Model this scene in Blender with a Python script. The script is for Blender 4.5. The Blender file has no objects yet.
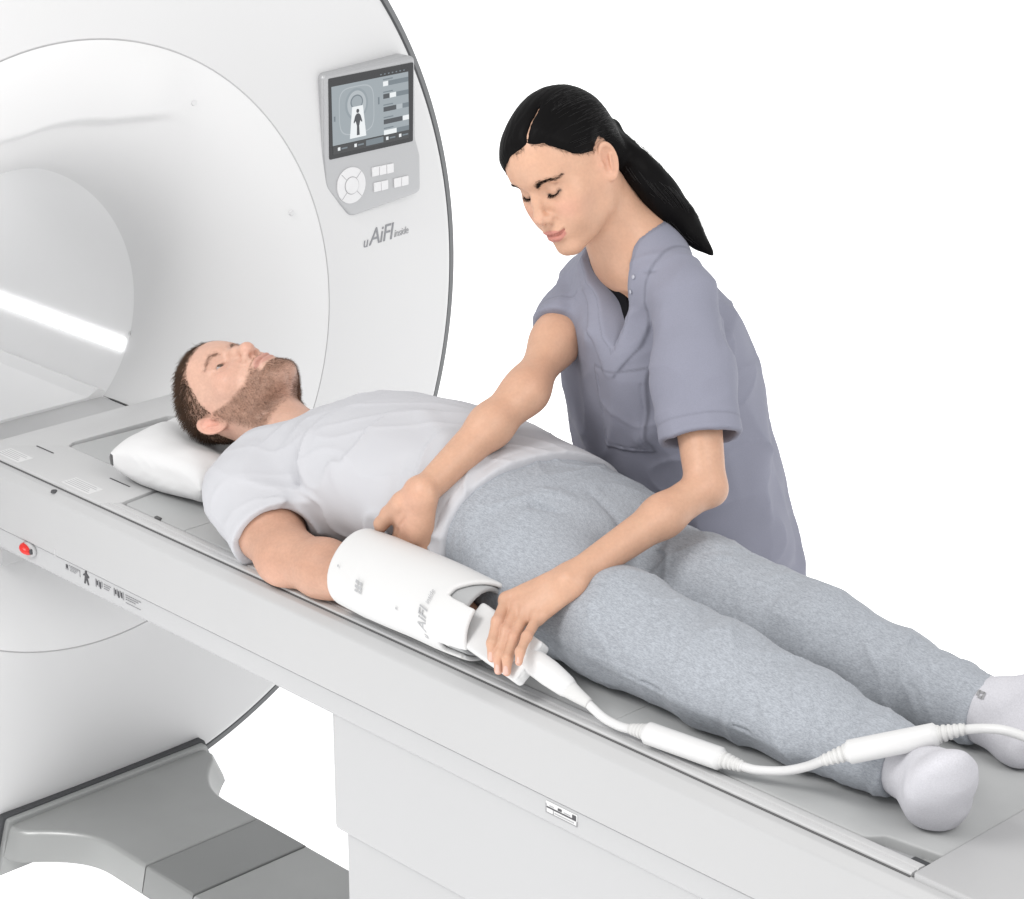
import bpy, bmesh, math, random
import numpy as np
from mathutils import Vector, Matrix
random.seed(7)
rng = np.random.default_rng(11)
SC = bpy.context.scene
COL = SC.collection

# ---------------------------------------------------------------- camera, world, lamps, exposure
cam_data = bpy.data.cameras.new('camera')
cam = bpy.data.objects.new('camera', cam_data)
COL.objects.link(cam)
cam_data.sensor_width = 36.0
cam_data.lens = 2375.0 / 1024.0 * 36.0
cam_data.clip_start = 0.05
cam_data.clip_end = 600.0
cam.location = (2.3, -2.25, 2.24)
_p = math.atan(858 / 2375.0)
_a = math.radians(43.75)
_fw = Vector((-math.cos(_a) * math.cos(_p), math.sin(_a) * math.cos(_p), -math.sin(_p)))
cam.rotation_euler = _fw.to_track_quat('-Z', 'Y').to_euler()
SC.camera = cam

world = bpy.data.worlds.new('World')
SC.world = world
world.use_nodes = True
bg = world.node_tree.nodes['Background']
bg.inputs['Color'].default_value = (1.0, 1.0, 1.0, 1)
bg.inputs['Strength'].default_value = 0.86

def softbox(name, loc, target, size, power):
    d = bpy.data.lights.new(name, 'AREA')
    d.shape = 'RECTANGLE'
    d.size, d.size_y = size
    d.energy = power
    d.color = (1.0, 0.985, 0.965)
    o = bpy.data.objects.new(name, d)
    COL.objects.link(o)
    o.location = loc
    o.rotation_euler = (Vector(target) - Vector(loc)).to_track_quat('-Z', 'Y').to_euler()
    return o

softbox('key_softbox', (-0.4, -3.2, 4.4), (-0.1, 0.0, 0.9), (1.5, 1.5), 118)
softbox('side_softbox', (3.2, -0.6, 3.6), (-0.4, 0.1, 0.9), (1.8, 1.8), 62)

SC.view_settings.view_transform = 'Standard'
SC.view_settings.look = 'None'
SC.view_settings.exposure = -0.06
SC.view_settings.gamma = 1.0
SC.view_settings.use_curve_mapping = False
SC.render.engine = 'CYCLES'
SC.cycles.use_denoising = True
SC.cycles.max_bounces = 8

# ---------------------------------------------------------------- helpers: objects
def tag(o, label=None, cat=None, group=None, kind=None):
    if label: o['label'] = label
    if cat: o['category'] = cat
    if group: o['group'] = group
    if kind: o['kind'] = kind
    return o

def empty(name, loc, label, cat):
    o = bpy.data.objects.new(name, None)
    COL.objects.link(o)
    o.location = loc
    o.empty_display_size = 0.1
    return tag(o, label, cat)

def link(name, me, mat, parent=None, smooth=False):
    o = bpy.data.objects.new(name, me)
    COL.objects.link(o)
    if mat is not None and not me.materials:
        me.materials.append(mat)
    if smooth:
        me.polygons.foreach_set('use_smooth', [True] * len(me.polygons))
    if parent is not None:
        o.parent = parent
        l = parent.location.copy()
        p = parent.parent
        while p is not None:
            l = Vector((0, 0, 0)) if parent.type == 'MESH' else l
            p = p.parent
        if parent.type == 'EMPTY':
            o.matrix_parent_inverse = Matrix.Translation(-parent.location)
    return o

def mesh(name, verts, faces, mat, parent=None, smooth=False):
    me = bpy.data.meshes.new(name)
    me.from_pydata([tuple(map(float, v)) for v in verts], [], [tuple(map(int, f)) for f in faces])
    me.update()
    return link(name, me, mat, parent, smooth)

def bm_obj(name, bm, mat, parent=None, smooth=False, angle=None):
    bmesh.ops.recalc_face_normals(bm, faces=bm.faces)
    me = bpy.data.meshes.new(name)
    bm.to_mesh(me)
    bm.free()
    o = link(name, me, mat, parent, smooth or angle is not None)
    if angle is not None:
        autosmooth(me, angle)
    return o

def autosmooth(me, angle=35):
    me.polygons.foreach_set('use_smooth', [True] * len(me.polygons))
    bm = bmesh.new(); bm.from_mesh(me)
    ca = math.radians(angle)
    for e in bm.edges:
        if len(e.link_faces) == 2:
            e.smooth = e.calc_face_angle(0) < ca
    bm.to_mesh(me); bm.free()

def bevel_bm(bm, w, seg=2, min_angle=30):
    es = [e for e in bm.edges if len(e.link_faces) == 2 and e.calc_face_angle(0) > math.radians(min_angle)]
    if w > 0 and es:
        bmesh.ops.bevel(bm, geom=es, offset=w, segments=seg, profile=0.5, affect='EDGES', clamp_overlap=True)

def box_bm(x0, x1, y0, y1, z0, z1, bev=0.0, seg=2):
    bm = bmesh.new()
    bmesh.ops.create_cube(bm, size=1.0)
    for v in bm.verts:
        v.co = Vector(((x0 + x1) / 2 + v.co.x * (x1 - x0), (y0 + y1) / 2 + v.co.y * (y1 - y0), (z0 + z1) / 2 + v.co.z * (z1 - z0)))
    bevel_bm(bm, bev, seg)
    return bm

def box(name, x0, x1, y0, y1, z0, z1, mat, parent=None, bev=0.0, seg=2):
    return bm_obj(name, box_bm(x0, x1, y0, y1, z0, z1, bev, seg), mat, parent, angle=40 if bev else None)

def prism_bm(pts, to3, d0, d1, bev=0.0, seg=2):
    """extrude the 2-D outline pts between depths d0 and d1; to3(a, b, d) gives the 3-D point"""
    bm = bmesh.new()
    A = [bm.verts.new(to3(a, b, d0)) for a, b in pts]
    B = [bm.verts.new(to3(a, b, d1)) for a, b in pts]
    n = len(pts)
    bm.faces.new(A); bm.faces.new(B[::-1])
    for i in range(n):
        bm.faces.new((A[i], B[i], B[(i + 1) % n], A[(i + 1) % n]))
    bmesh.ops.recalc_face_normals(bm, faces=bm.faces)
    bevel_bm(bm, bev, seg)
    return bm

def prism(name, pts, to3, d0, d1, mat, parent=None, bev=0.0, seg=2, angle=40):
    return bm_obj(name, prism_bm(pts, to3, d0, d1, bev, seg), mat, parent, angle=angle)

def alongx(a, b, d): return (d, a, b)
def alongz(a, b, d): return (a, b, d)
def onface(a, b, d): return (d, a, b)

def round_poly(pts, rads, n=6):
    """2-D polygon with each corner rounded by its own radius"""
    out = []
    N = len(pts)
    for i in range(N):
        p0, p1, p2 = Vector(pts[i - 1]), Vector(pts[i]), Vector(pts[(i + 1) % N])
        r = rads[i] if hasattr(rads, '__len__') else rads
        u, v = (p0 - p1).normalized(), (p2 - p1).normalized()
        ang = u.angle(v)
        if r <= 0 or ang > 3.1:
            out.append(tuple(p1)); continue
        t = min(r / math.tan(ang / 2), (p0 - p1).length * .49, (p2 - p1).length * .49)
        a, b = p1 + u * t, p1 + v * t
        for k in range(n + 1):
            s = k / n
            q = (a * (1 - s) + p1 * s) * (1 - s) + (p1 * (1 - s) + b * s) * s
            out.append(tuple(q))
    return out

def grid_mesh(name, P, mat, parent=None, close_u=False, smooth=True):
    """P: array (nu, nv, 3)"""
    nu, nv = P.shape[:2]
    idx = np.arange(nu * nv).reshape(nu, nv)
    f = []
    for i in range(nu if close_u else nu - 1):
        j = (i + 1) % nu
        a, b, c, d = idx[i, :-1], idx[j, :-1], idx[j, 1:], idx[i, 1:]
        f.append(np.c_[a, b, c, d])
    return np_mesh(name, P.reshape(-1, 3), np.concatenate(f), mat, parent, smooth)

def np_mesh(name, V, F, mat, parent=None, smooth=True):
    me = bpy.data.meshes.new(name)
    F = np.asarray(F); k = F.shape[1]
    me.vertices.add(len(V)); me.vertices.foreach_set('co', np.asarray(V, np.float32).ravel())
    me.loops.add(F.size); me.loops.foreach_set('vertex_index', F.astype(np.int32).ravel())
    me.polygons.add(len(F))
    me.polygons.foreach_set('loop_start', np.arange(0, F.size, k, dtype=np.int32))
    me.update(calc_edges=True)
    me.validate()
    return link(name, me, mat, parent, smooth)

def spline(pts, n, closed=False):
    """Catmull-Rom through pts"""
    P = np.asarray(pts, float)
    P = np.vstack([2 * P[0] - P[1], P, 2 * P[-1] - P[-2]])
    t = np.linspace(0, len(P) - 3 - 1e-9, n)
    i = t.astype(int); u = (t - i)[:, None]
    p0, p1, p2, p3 = P[i], P[i + 1], P[i + 2], P[i + 3]
    return .5 * (2 * p1 + (p2 - p0) * u + (2 * p0 - 5 * p1 + 4 * p2 - p3) * u ** 2 + (3 * p1 - p0 - 3 * p2 + p3) * u ** 3)

def tube_arrays(path, rad, sides=10, cap=True):
    path = np.asarray(path, float); n = len(path)
    rad = np.broadcast_to(np.asarray(rad, float), (n,))
    T = np.gradient(path, axis=0); T /= np.linalg.norm(T, axis=1)[:, None] + 1e-12
    up = np.array([0, 0, 1.]) if abs(T[0, 2]) < .9 else np.array([1., 0, 0])
    u = np.cross(T[0], up); u /= np.linalg.norm(u)
    V = []
    ang = np.linspace(0, 2 * np.pi, sides, endpoint=False)
    for i in range(n):
        u = u - T[i] * (u @ T[i]); u /= np.linalg.norm(u)
        w = np.cross(T[i], u)
        V.append(path[i] + rad[i] * (np.cos(ang)[:, None] * u + np.sin(ang)[:, None] * w))
    V = np.concatenate(V)
    F = []
    for i in range(n - 1):
        a = i * sides + np.arange(sides); b = i * sides + (np.arange(sides) + 1) % sides
        F.append(np.c_[a, b, b + sides, a + sides])
    F = np.concatenate(F)
    if cap:
        c0, c1 = len(V), len(V) + 1
        V = np.vstack([V, path[0], path[-1]])
        k = np.arange(sides); k2 = (k + 1) % sides
        F = np.vstack([F, np.c_[k2, k, np.full(sides, c0), np.full(sides, c0)][:, [0, 1, 2, 2]]]) if False else F
        caps = [list(np.arange(sides)[::-1]), list((n - 1) * sides + np.arange(sides))]
        return V[:-2], F, caps
    return V, F, []

def tube(name, path, rad, mat, parent=None, sides=12):
    V, F, caps = tube_arrays(path, rad, sides)
    return mesh(name, V, [tuple(f) for f in F] + [tuple(c) for c in caps], mat, parent, smooth=True)

def text_mesh(name, body, size, mat, parent, M, shear=0.0, depth=0.0004, spacing=1.0):
    cu = bpy.data.curves.new(name, 'FONT')
    cu.body = body; cu.size = size; cu.shear = shear; cu.extrude = depth; cu.space_character = spacing
    cu.resolution_u = 3
    tmp = bpy.data.objects.new('tmp', cu)
    COL.objects.link(tmp)
    dg = bpy.context.evaluated_depsgraph_get()
    me = bpy.data.meshes.new_from_object(tmp.evaluated_get(dg))
    bpy.data.objects.remove(tmp); bpy.data.curves.remove(cu)
    me.transform(M)
    me.name = name
    return link(name, me, mat, parent)

# ---------------------------------------------------------------- helpers: materials
def material(name, color, rough=0.5, spec=0.5, metal=0.0, bump=None, var=None, sss=0.0, coat=0.0, sheen=0.0, attr=None):
    """bump=(scale, strength, stretch) noise relief; var=(scale, amount, stretch) colour variation"""
    m = bpy.data.materials.new(name); m.use_nodes = True
    nt = m.node_tree; N = nt.nodes; L = nt.links
    b = N['Principled BSDF']
    b.inputs['Base Color'].default_value = (*color, 1)
    b.inputs['Roughness'].default_value = rough
    b.inputs['Specular IOR Level'].default_value = spec
    b.inputs['Metallic'].default_value = metal
    if coat: b.inputs['Coat Weight'].default_value = coat; b.inputs['Coat Roughness'].default_value = .15
    if sheen: b.inputs['Sheen Weight'].default_value = sheen; b.inputs['Sheen Roughness'].default_value = .4
    if sss:
        b.inputs['Subsurface Weight'].default_value = sss
        b.inputs['Subsurface Radius'].default_value = (1.0, .35, .2)
        b.inputs['Subsurface Scale'].default_value = .006
    tc = N.new('ShaderNodeTexCoord')
    def noise(scale, stretch, detail=3, ridged=False):
        mp = N.new('ShaderNodeMapping'); mp.inputs['Scale'].default_value = stretch
        nz = N.new('ShaderNodeTexNoise'); nz.inputs['Scale'].default_value = scale; nz.inputs['Detail'].default_value = detail
        if ridged: nz.noise_type = 'RIDGED_MULTIFRACTAL'; nz.inputs['Roughness'].default_value = .45; nz.inputs['Distortion'].default_value = .6
        L.new(tc.outputs['Object'], mp.inputs['Vector']); L.new(mp.outputs['Vector'], nz.inputs['Vector'])
        return nz.outputs['Fac']
    base = None
    if attr:
        a = N.new('ShaderNodeAttribute'); a.attribute_name = attr
        base = a.outputs['Color']
        L.new(base, b.inputs['Base Color'])
    if var:
        vs = var if isinstance(var, list) else [var]
        for sc, amt, st in vs:
            mr = N.new('ShaderNodeMapRange')
            mr.inputs['From Min'].default_value = .3; mr.inputs['From Max'].default_value = .7
            mr.inputs['To Min'].default_value = 1 - amt; mr.inputs['To Max'].default_value = 1 + amt
            L.new(noise(sc, st), mr.inputs['Value'])
            mx = N.new('ShaderNodeMix'); mx.data_type = 'RGBA'; mx.blend_type = 'MULTIPLY'
            mx.inputs['Factor'].default_value = 1.0
            if base is None: mx.inputs['A'].default_value = (*color, 1)
            else: L.new(base, mx.inputs['A'])
            L.new(mr.outputs['Result'], mx.inputs['B'])
            base = mx.outputs['Result']
        L.new(base, b.inputs['Base Color'])
    if bump:
        bs = bump if isinstance(bump, list) else [bump]
        prev = None
        for sc, st, stretch, *dist in bs:
            bp = N.new('ShaderNodeBump'); bp.inputs['Strength'].default_value = st; bp.inputs['Distance'].default_value = dist[0] if dist else .001
            L.new(noise(sc, stretch, 2 if dist else 3, bool(dist)), bp.inputs['Height'])
            if prev is not None: L.new(prev, bp.inputs['Normal'])
            prev = bp.outputs['Normal']
        L.new(prev, b.inputs['Normal'])
    return m

ONE = (1, 1, 1)
def s2l(r, g, b):
    f = lambda c: (c / 255 / 12.92) if c / 255 <= .04045 else ((c / 255 + .055) / 1.055) ** 2.4
    return (f(r), f(g), f(b))

M = {}
M['floor'] = material('white_floor_added_glow', (.90, .90, .90), .7, .2)
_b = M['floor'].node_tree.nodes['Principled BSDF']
_b.inputs['Emission Color'].default_value = (1, 1, 1, 1); _b.inputs['Emission Strength'].default_value = .88      # added glow, lifts floor shadows to white and fills the lower gantry
M['cover'] = material('white_gantry_paint', (.640, .642, .647), .42, .35, var=(2.0, .012, ONE), bump=(900, .03, ONE))
M['bore'] = material('white_bore_liner', (.82, .822, .826), .38, .35)
M['funnel'] = material('white_funnel_paint', (.70, .702, .706), .42, .35, bump=(900, .03, ONE))
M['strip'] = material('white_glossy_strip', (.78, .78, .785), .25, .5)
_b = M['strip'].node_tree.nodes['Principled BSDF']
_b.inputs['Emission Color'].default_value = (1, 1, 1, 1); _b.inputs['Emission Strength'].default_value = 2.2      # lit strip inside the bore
M['trim'] = material('dark_grey_trim', (.060, .062, .066), .5, .3, metal=0)
M['trim_light'] = material('mid_grey_trim', (.17, .175, .18), .45, .4, metal=0)
M['seam'] = material('shadow_gap_rubber', (.11, .11, .112), .7, .2)
M['seam_soft'] = material('grey_joint_sealant', (.55, .55, .555), .6, .3)
M['base'] = material('grey_plinth_paint', (.330, .337, .335), .38, .5, metal=.35, bump=(600, .06, ONE), var=(6, .04, ONE))
M['base_dark'] = material('dark_grey_plinth_paint', (.240, .246, .245), .38, .5, metal=.35, bump=(600, .06, ONE))
M['base_light'] = material('silver_plinth_paint', (.34, .345, .345), .38, .5, metal=.25)
M['bezel'] = material('silver_bezel_paint', (.40, .405, .415), .36, .5, metal=.3, bump=(1500, .05, ONE))
M['glass'] = material('black_screen_glass', (.012, .013, .016), .12, .5)
M['button'] = material('white_button_plastic', (.68, .68, .69), .4, .4)
M['button_gap'] = material('grey_button_gap', (.34, .34, .35), .6, .3)
M['letter'] = material('silver_grey_lettering', (.24, .245, .26), .4, .4, metal=.2)
M['letter_light'] = material('pale_grey_lettering', (.34, .345, .355), .4, .4)
M['table'] = material('white_table_cover', (.425, .427, .432), .42, .35, var=(3.0, .012, ONE), bump=(900, .03, ONE))
M['table_low'] = material('cool_white_pedestal', (.425, .428, .435), .45, .35, var=(2.0, .012, ONE), bump=(900, .03, ONE))
M['deck'] = material('white_deck_plastic', (.50, .502, .506), .4, .35)
M['red'] = material('red_knob_plastic', (.62, .02, .015), .3, .5)
M['ink'] = material('dark_label_ink', (.075, .075, .08), .6, .2)
M['ink_mid'] = material('grey_label_ink', (.27, .27, .28), .6, .2)
M['label_white'] = material('label_paper', (.62, .62, .625), .5, .3)
M['pad'] = material('grey_vinyl_pad', (.400, .407, .409), .55, .35, bump=[(700, .12, ONE), (30, .1, ONE)], var=(9, .03, ONE))
M['linen'] = material('white_pillow_cotton', (.62, .62, .625), .85, .1, bump=[(1200, .1, ONE), (60, .15, ONE)], sheen=.1)
# ================================================================ setting
FZ = 0.84          # height of the pad top above the floor
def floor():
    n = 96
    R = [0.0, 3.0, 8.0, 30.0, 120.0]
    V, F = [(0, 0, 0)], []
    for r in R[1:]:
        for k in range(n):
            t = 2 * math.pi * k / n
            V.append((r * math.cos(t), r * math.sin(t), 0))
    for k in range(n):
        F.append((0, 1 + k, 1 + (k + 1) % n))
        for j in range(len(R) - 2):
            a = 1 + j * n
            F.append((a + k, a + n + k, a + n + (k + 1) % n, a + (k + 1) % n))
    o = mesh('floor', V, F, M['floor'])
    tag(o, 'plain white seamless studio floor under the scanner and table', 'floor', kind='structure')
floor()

# ================================================================ MRI scanner
GX, GZ, GR = -1.19, 0.961, 0.939          # rim plane, bore-axis height, outer radius
SX, SR = -1.145, 0.557                    # the joint between front cover and bore funnel stands proud of the rim
def cover_x(r): return SX + (GX - SX) * (r - SR) / (GR - .036 - SR)
gantry = empty('mri_scanner', (-2.0, 0, 0), 'large round white scanner gantry with screen panel and open bore', 'MRI scanner')

def revolve(name, prof, mat, parent, zc=GZ, n=160, t0=0.0, t1=2 * math.pi):
    """prof: list of (x, r); revolved about the bore axis"""
    full = abs(t1 - t0 - 2 * math.pi) < 1e-6
    th = np.linspace(t0, t1, n, endpoint=not full)
    pr = np.array(prof)
    P = np.zeros((n, len(pr), 3))
    P[:, :, 0] = pr[None, :, 0]
    P[:, :, 1] = pr[None, :, 1] * np.sin(th)[:, None]
    P[:, :, 2] = zc + pr[None, :, 1] * np.cos(th)[:, None]
    o = grid_mesh(name, P, mat, parent, close_u=full)
    autosmooth(o.data, 30)
    return o

def arc(x0, r0, x1, r1, n=8):
    """quarter arc leaving (x0, r0) in the +r direction and arriving at (x1, r1) along -x"""
    return [(x1 + (x0 - x1) * math.cos(t), r0 + (r1 - r0) * math.sin(t)) for t in np.linspace(0, math.pi / 2, n)]
front = [(SX - .006, SR + .0008), (SX - .0010, SR + .0011), (SX, SR + .0026)] + [(cover_x(SR + .004 + (GR - .040 - SR) * s), SR + .004 + (GR - .040 - SR) * s) for s in np.linspace(.02, 1, 24)]
front += arc(GX, GR - .036, GX - .018, GR - .0155, 8)[1:] + [(GX - .05, GR - .0155)]
revolve('front_cover', front, M['cover'], gantry, n=220)
revolve('rim_trim', [(GX - .0195, GR - .0175), (GX - .0165, GR - .0165), (GX - .0165, GR - .0085), (GX - .0195, GR - .0075), (GX - .05, GR - .0085)], M['trim'], gantry, n=220)
revolve('rim_band', [(GX - .0200, GR - .0080), (GX - .0180, GR - .0070), (GX - .0180, GR + .0030), (GX - .024, GR + .0060), (GX - .20, GR + .0060)], M['trim_light'], gantry, n=220)
revolve('outer_shell', [(GX - .20, GR - .002), (GX - .98, GR - .002), (GX - 1.04, GR - .03), (GX - 1.06, .60), (GX - .98, .285)], M['cover'], gantry)
revolve('joint_ring', [(SX - .0015, SR - .004), (SX - .0015, SR + .004)], M['seam_soft'], gantry, n=220)

def funnel():
    nt, ns = 240, 90
    th = np.linspace(0, 2 * np.pi, nt, endpoint=False)
    ph = np.linspace(0, np.pi / 2, ns)
    BR, BX = .280, -1.40
    R0 = SR - .0008
    P = np.zeros((nt, ns, 3))
    d = (np.degrees(th) + 180) % 360 - 180            # angle from straight up
    w = 1 / (1 + np.exp((np.abs(d) - 27) / 2.2))
    rc = .402 + .05 * np.clip((np.abs(d) - 12) / 20, 0, 1) ** 1.3
    for j, f in enumerate(ph):
        r = R0 - (R0 - BR) * np.sin(f)
        x = BX + (SX - BX) * np.cos(f)
        s = np.clip((r - rc) / .012, -1, 1)           # ledge over the opening: outer side stands proud
        ledge = .5 + .5 * np.sin(s * np.pi / 2)
        fall = np.where(r > rc, np.clip(1 - (r - rc) / (R0 - rc), 0, 1) ** .8, 1)
        xx = x + w * .030 * ledge * fall
        P[:, j, 0] = xx
        P[:, j, 1] = r * np.sin(th)
        P[:, j, 2] = (GZ + (.975 - GZ) * np.sin(f)) + r * np.cos(th)
    return grid_mesh('bore_funnel', P, M['funnel'], gantry, close_u=True)
funnel()
revolve('bore_tube', [(-1.3985, .2802), (-1.405, .2803), (-1.6, .281), (-2.17, .281)], M['bore'], gantry, zc=.975, n=140)
# light coloured strip on both sides of the bore, and the running bed inside it
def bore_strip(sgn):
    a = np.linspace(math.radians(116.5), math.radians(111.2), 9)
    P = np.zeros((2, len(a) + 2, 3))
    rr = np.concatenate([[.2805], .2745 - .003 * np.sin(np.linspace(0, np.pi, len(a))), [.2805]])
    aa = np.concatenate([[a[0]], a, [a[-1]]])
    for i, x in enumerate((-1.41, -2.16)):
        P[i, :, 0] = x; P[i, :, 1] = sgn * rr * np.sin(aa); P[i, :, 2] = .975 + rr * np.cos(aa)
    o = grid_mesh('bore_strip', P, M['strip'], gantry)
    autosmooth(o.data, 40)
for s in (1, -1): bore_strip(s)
prism('bore_bed', round_poly([(-.200, .60), (.200, .60), (.200, .783), (.186, .790), (.160, .778), (-.160, .778), (-.186, .790), (-.200, .783)], .004, 3), alongx, -2.16, -1.402, M['bore'], gantry)
prism('bed_apron', round_poly([(-.194, .60), (.194, .60), (.194, .7735), (-.194, .7735)], .003, 3), alongx, -1.3995, -1.165, M['deck'], gantry)
for s in (1, -1):
    box('apron_slot', -1.399, -1.275, s * .1965 - .0015, s * .1965 + .0015, .70, .7745, M['seam'], gantry)
# thin horizontal joint on the lower face
PANEL_Z = .540
def funnel_x(r, zc=GZ):
    return -1.40 + (SX + 1.40) * math.cos(math.asin(min(1, max(0, (SR - r) / (SR - .28)))))
jv, jf = [], []
for k, y in enumerate(np.linspace(-.34, .10, 23)):
    for dz in (-.0007, .0007):
        jv.append((funnel_x(math.hypot(y, PANEL_Z + dz - GZ)) + .0010, y, PANEL_Z + dz))
    if k: jf.append((2 * k - 2, 2 * k - 1, 2 * k + 1, 2 * k))
mesh('panel_joint', jv, jf, M['seam_soft'], gantry)
# two tiny screw caps on the funnel flange
for y, z in ((.262, 1.375), (.475, 1.135), (.268, .885)):
    bm = bmesh.new()
    bmesh.ops.create_cone(bm, cap_ends=True, segments=16, radius1=.006, radius2=.0052, depth=.004)
    bmesh.ops.rotate(bm, verts=bm.verts, matrix=Matrix.Rotation(math.pi / 2, 3, 'Y'))
    rr = math.hypot(y, z - GZ)
    xx = funnel_x(rr)
    bmesh.ops.translate(bm, verts=bm.verts, vec=(xx + .001, y, z))
    bm_obj('screw_cap', bm, M['cover'], gantry, angle=40)

# ---- grey plinth under the gantry with the docking tongue
def sym(side):
    return side + [(x, -y) for x, y in side[::-1]]
def lofted(name, bot, top, z0, z1, mat, parent, bev):
    bm = bmesh.new()
    A = [bm.verts.new((x, y, z0)) for x, y in bot]; B = [bm.verts.new((x, y, z1)) for x, y in top]
    n = len(A)
    bm.faces.new(A); bm.faces.new(B[::-1])
    for i in range(n): bm.faces.new((A[i], B[i], B[(i + 1) % n], A[(i + 1) % n]))
    bmesh.ops.recalc_face_normals(bm, faces=bm.faces)
    es = [e for e in bm.edges if all(abs(v.co.z - z1) < 1e-5 for v in e.verts)]
    bmesh.ops.bevel(bm, geom=es, offset=bev, segments=3, profile=.5, affect='EDGES', clamp_overlap=True)
    return bm_obj(name, bm, mat, parent, angle=35)
def flare(w_g, w_t, x_g, x_e, n=18):
    """outline from the wide gantry end x_g to the narrow tongue end x_e"""
    out = []
    for k in range(n + 1):
        s = k / n
        x = x_g + (x_e - x_g) * s
        q = min(1, s / .62)
        w = w_t + (w_g - w_t) * (1 - q) ** 2.2
        out.append((x, -w))
    return out
foot_t = [(-1.24, -.224), (-1.140, -.224)] + flare(.212, .128, -1.12, -.868)
foot_b = [(-1.24, -.246), (-1.135, -.246)] + flare(.232, .140, -1.11, -.868)
lofted('plinth_foot', sym(foot_b), sym(foot_t), .036, .090, M['base'], gantry, .008)
lofted('plinth_collar', sym([(-1.30, -.258), (-1.152, -.258)]), sym([(-1.30, -.226), (-1.160, -.226)]), 0.002, .1000, M['base'], gantry, .006)
lofted('plinth_gasket', sym([(-1.31, -.266), (-1.168, -.266)]), sym([(-1.31, -.230), (-1.172, -.230)]), 0.003, .1045, M['trim'], gantry, .004)
lofted('dock_cover', sym([(-.8655, -.140), (-.727, -.140)]), sym([(-.8655, -.127), (-.727, -.127)]), .036, .0905, M['base_dark'], gantry, .006)
lofted('dock_tongue', sym([(-.7245, -.140), (-.14, -.140)]), sym([(-.7245, -.127), (-.14, -.127)]), .036, .0895, M['base'], gantry, .006)
for fx in (-1.06, -.80, -.40):
    for fy in (-.06, .06):
        box('levelling_foot', fx - .02, fx + .02, fy - .02, fy + .02, 0.0, .0365, M['base_dark'], gantry, bev=.004)

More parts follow.
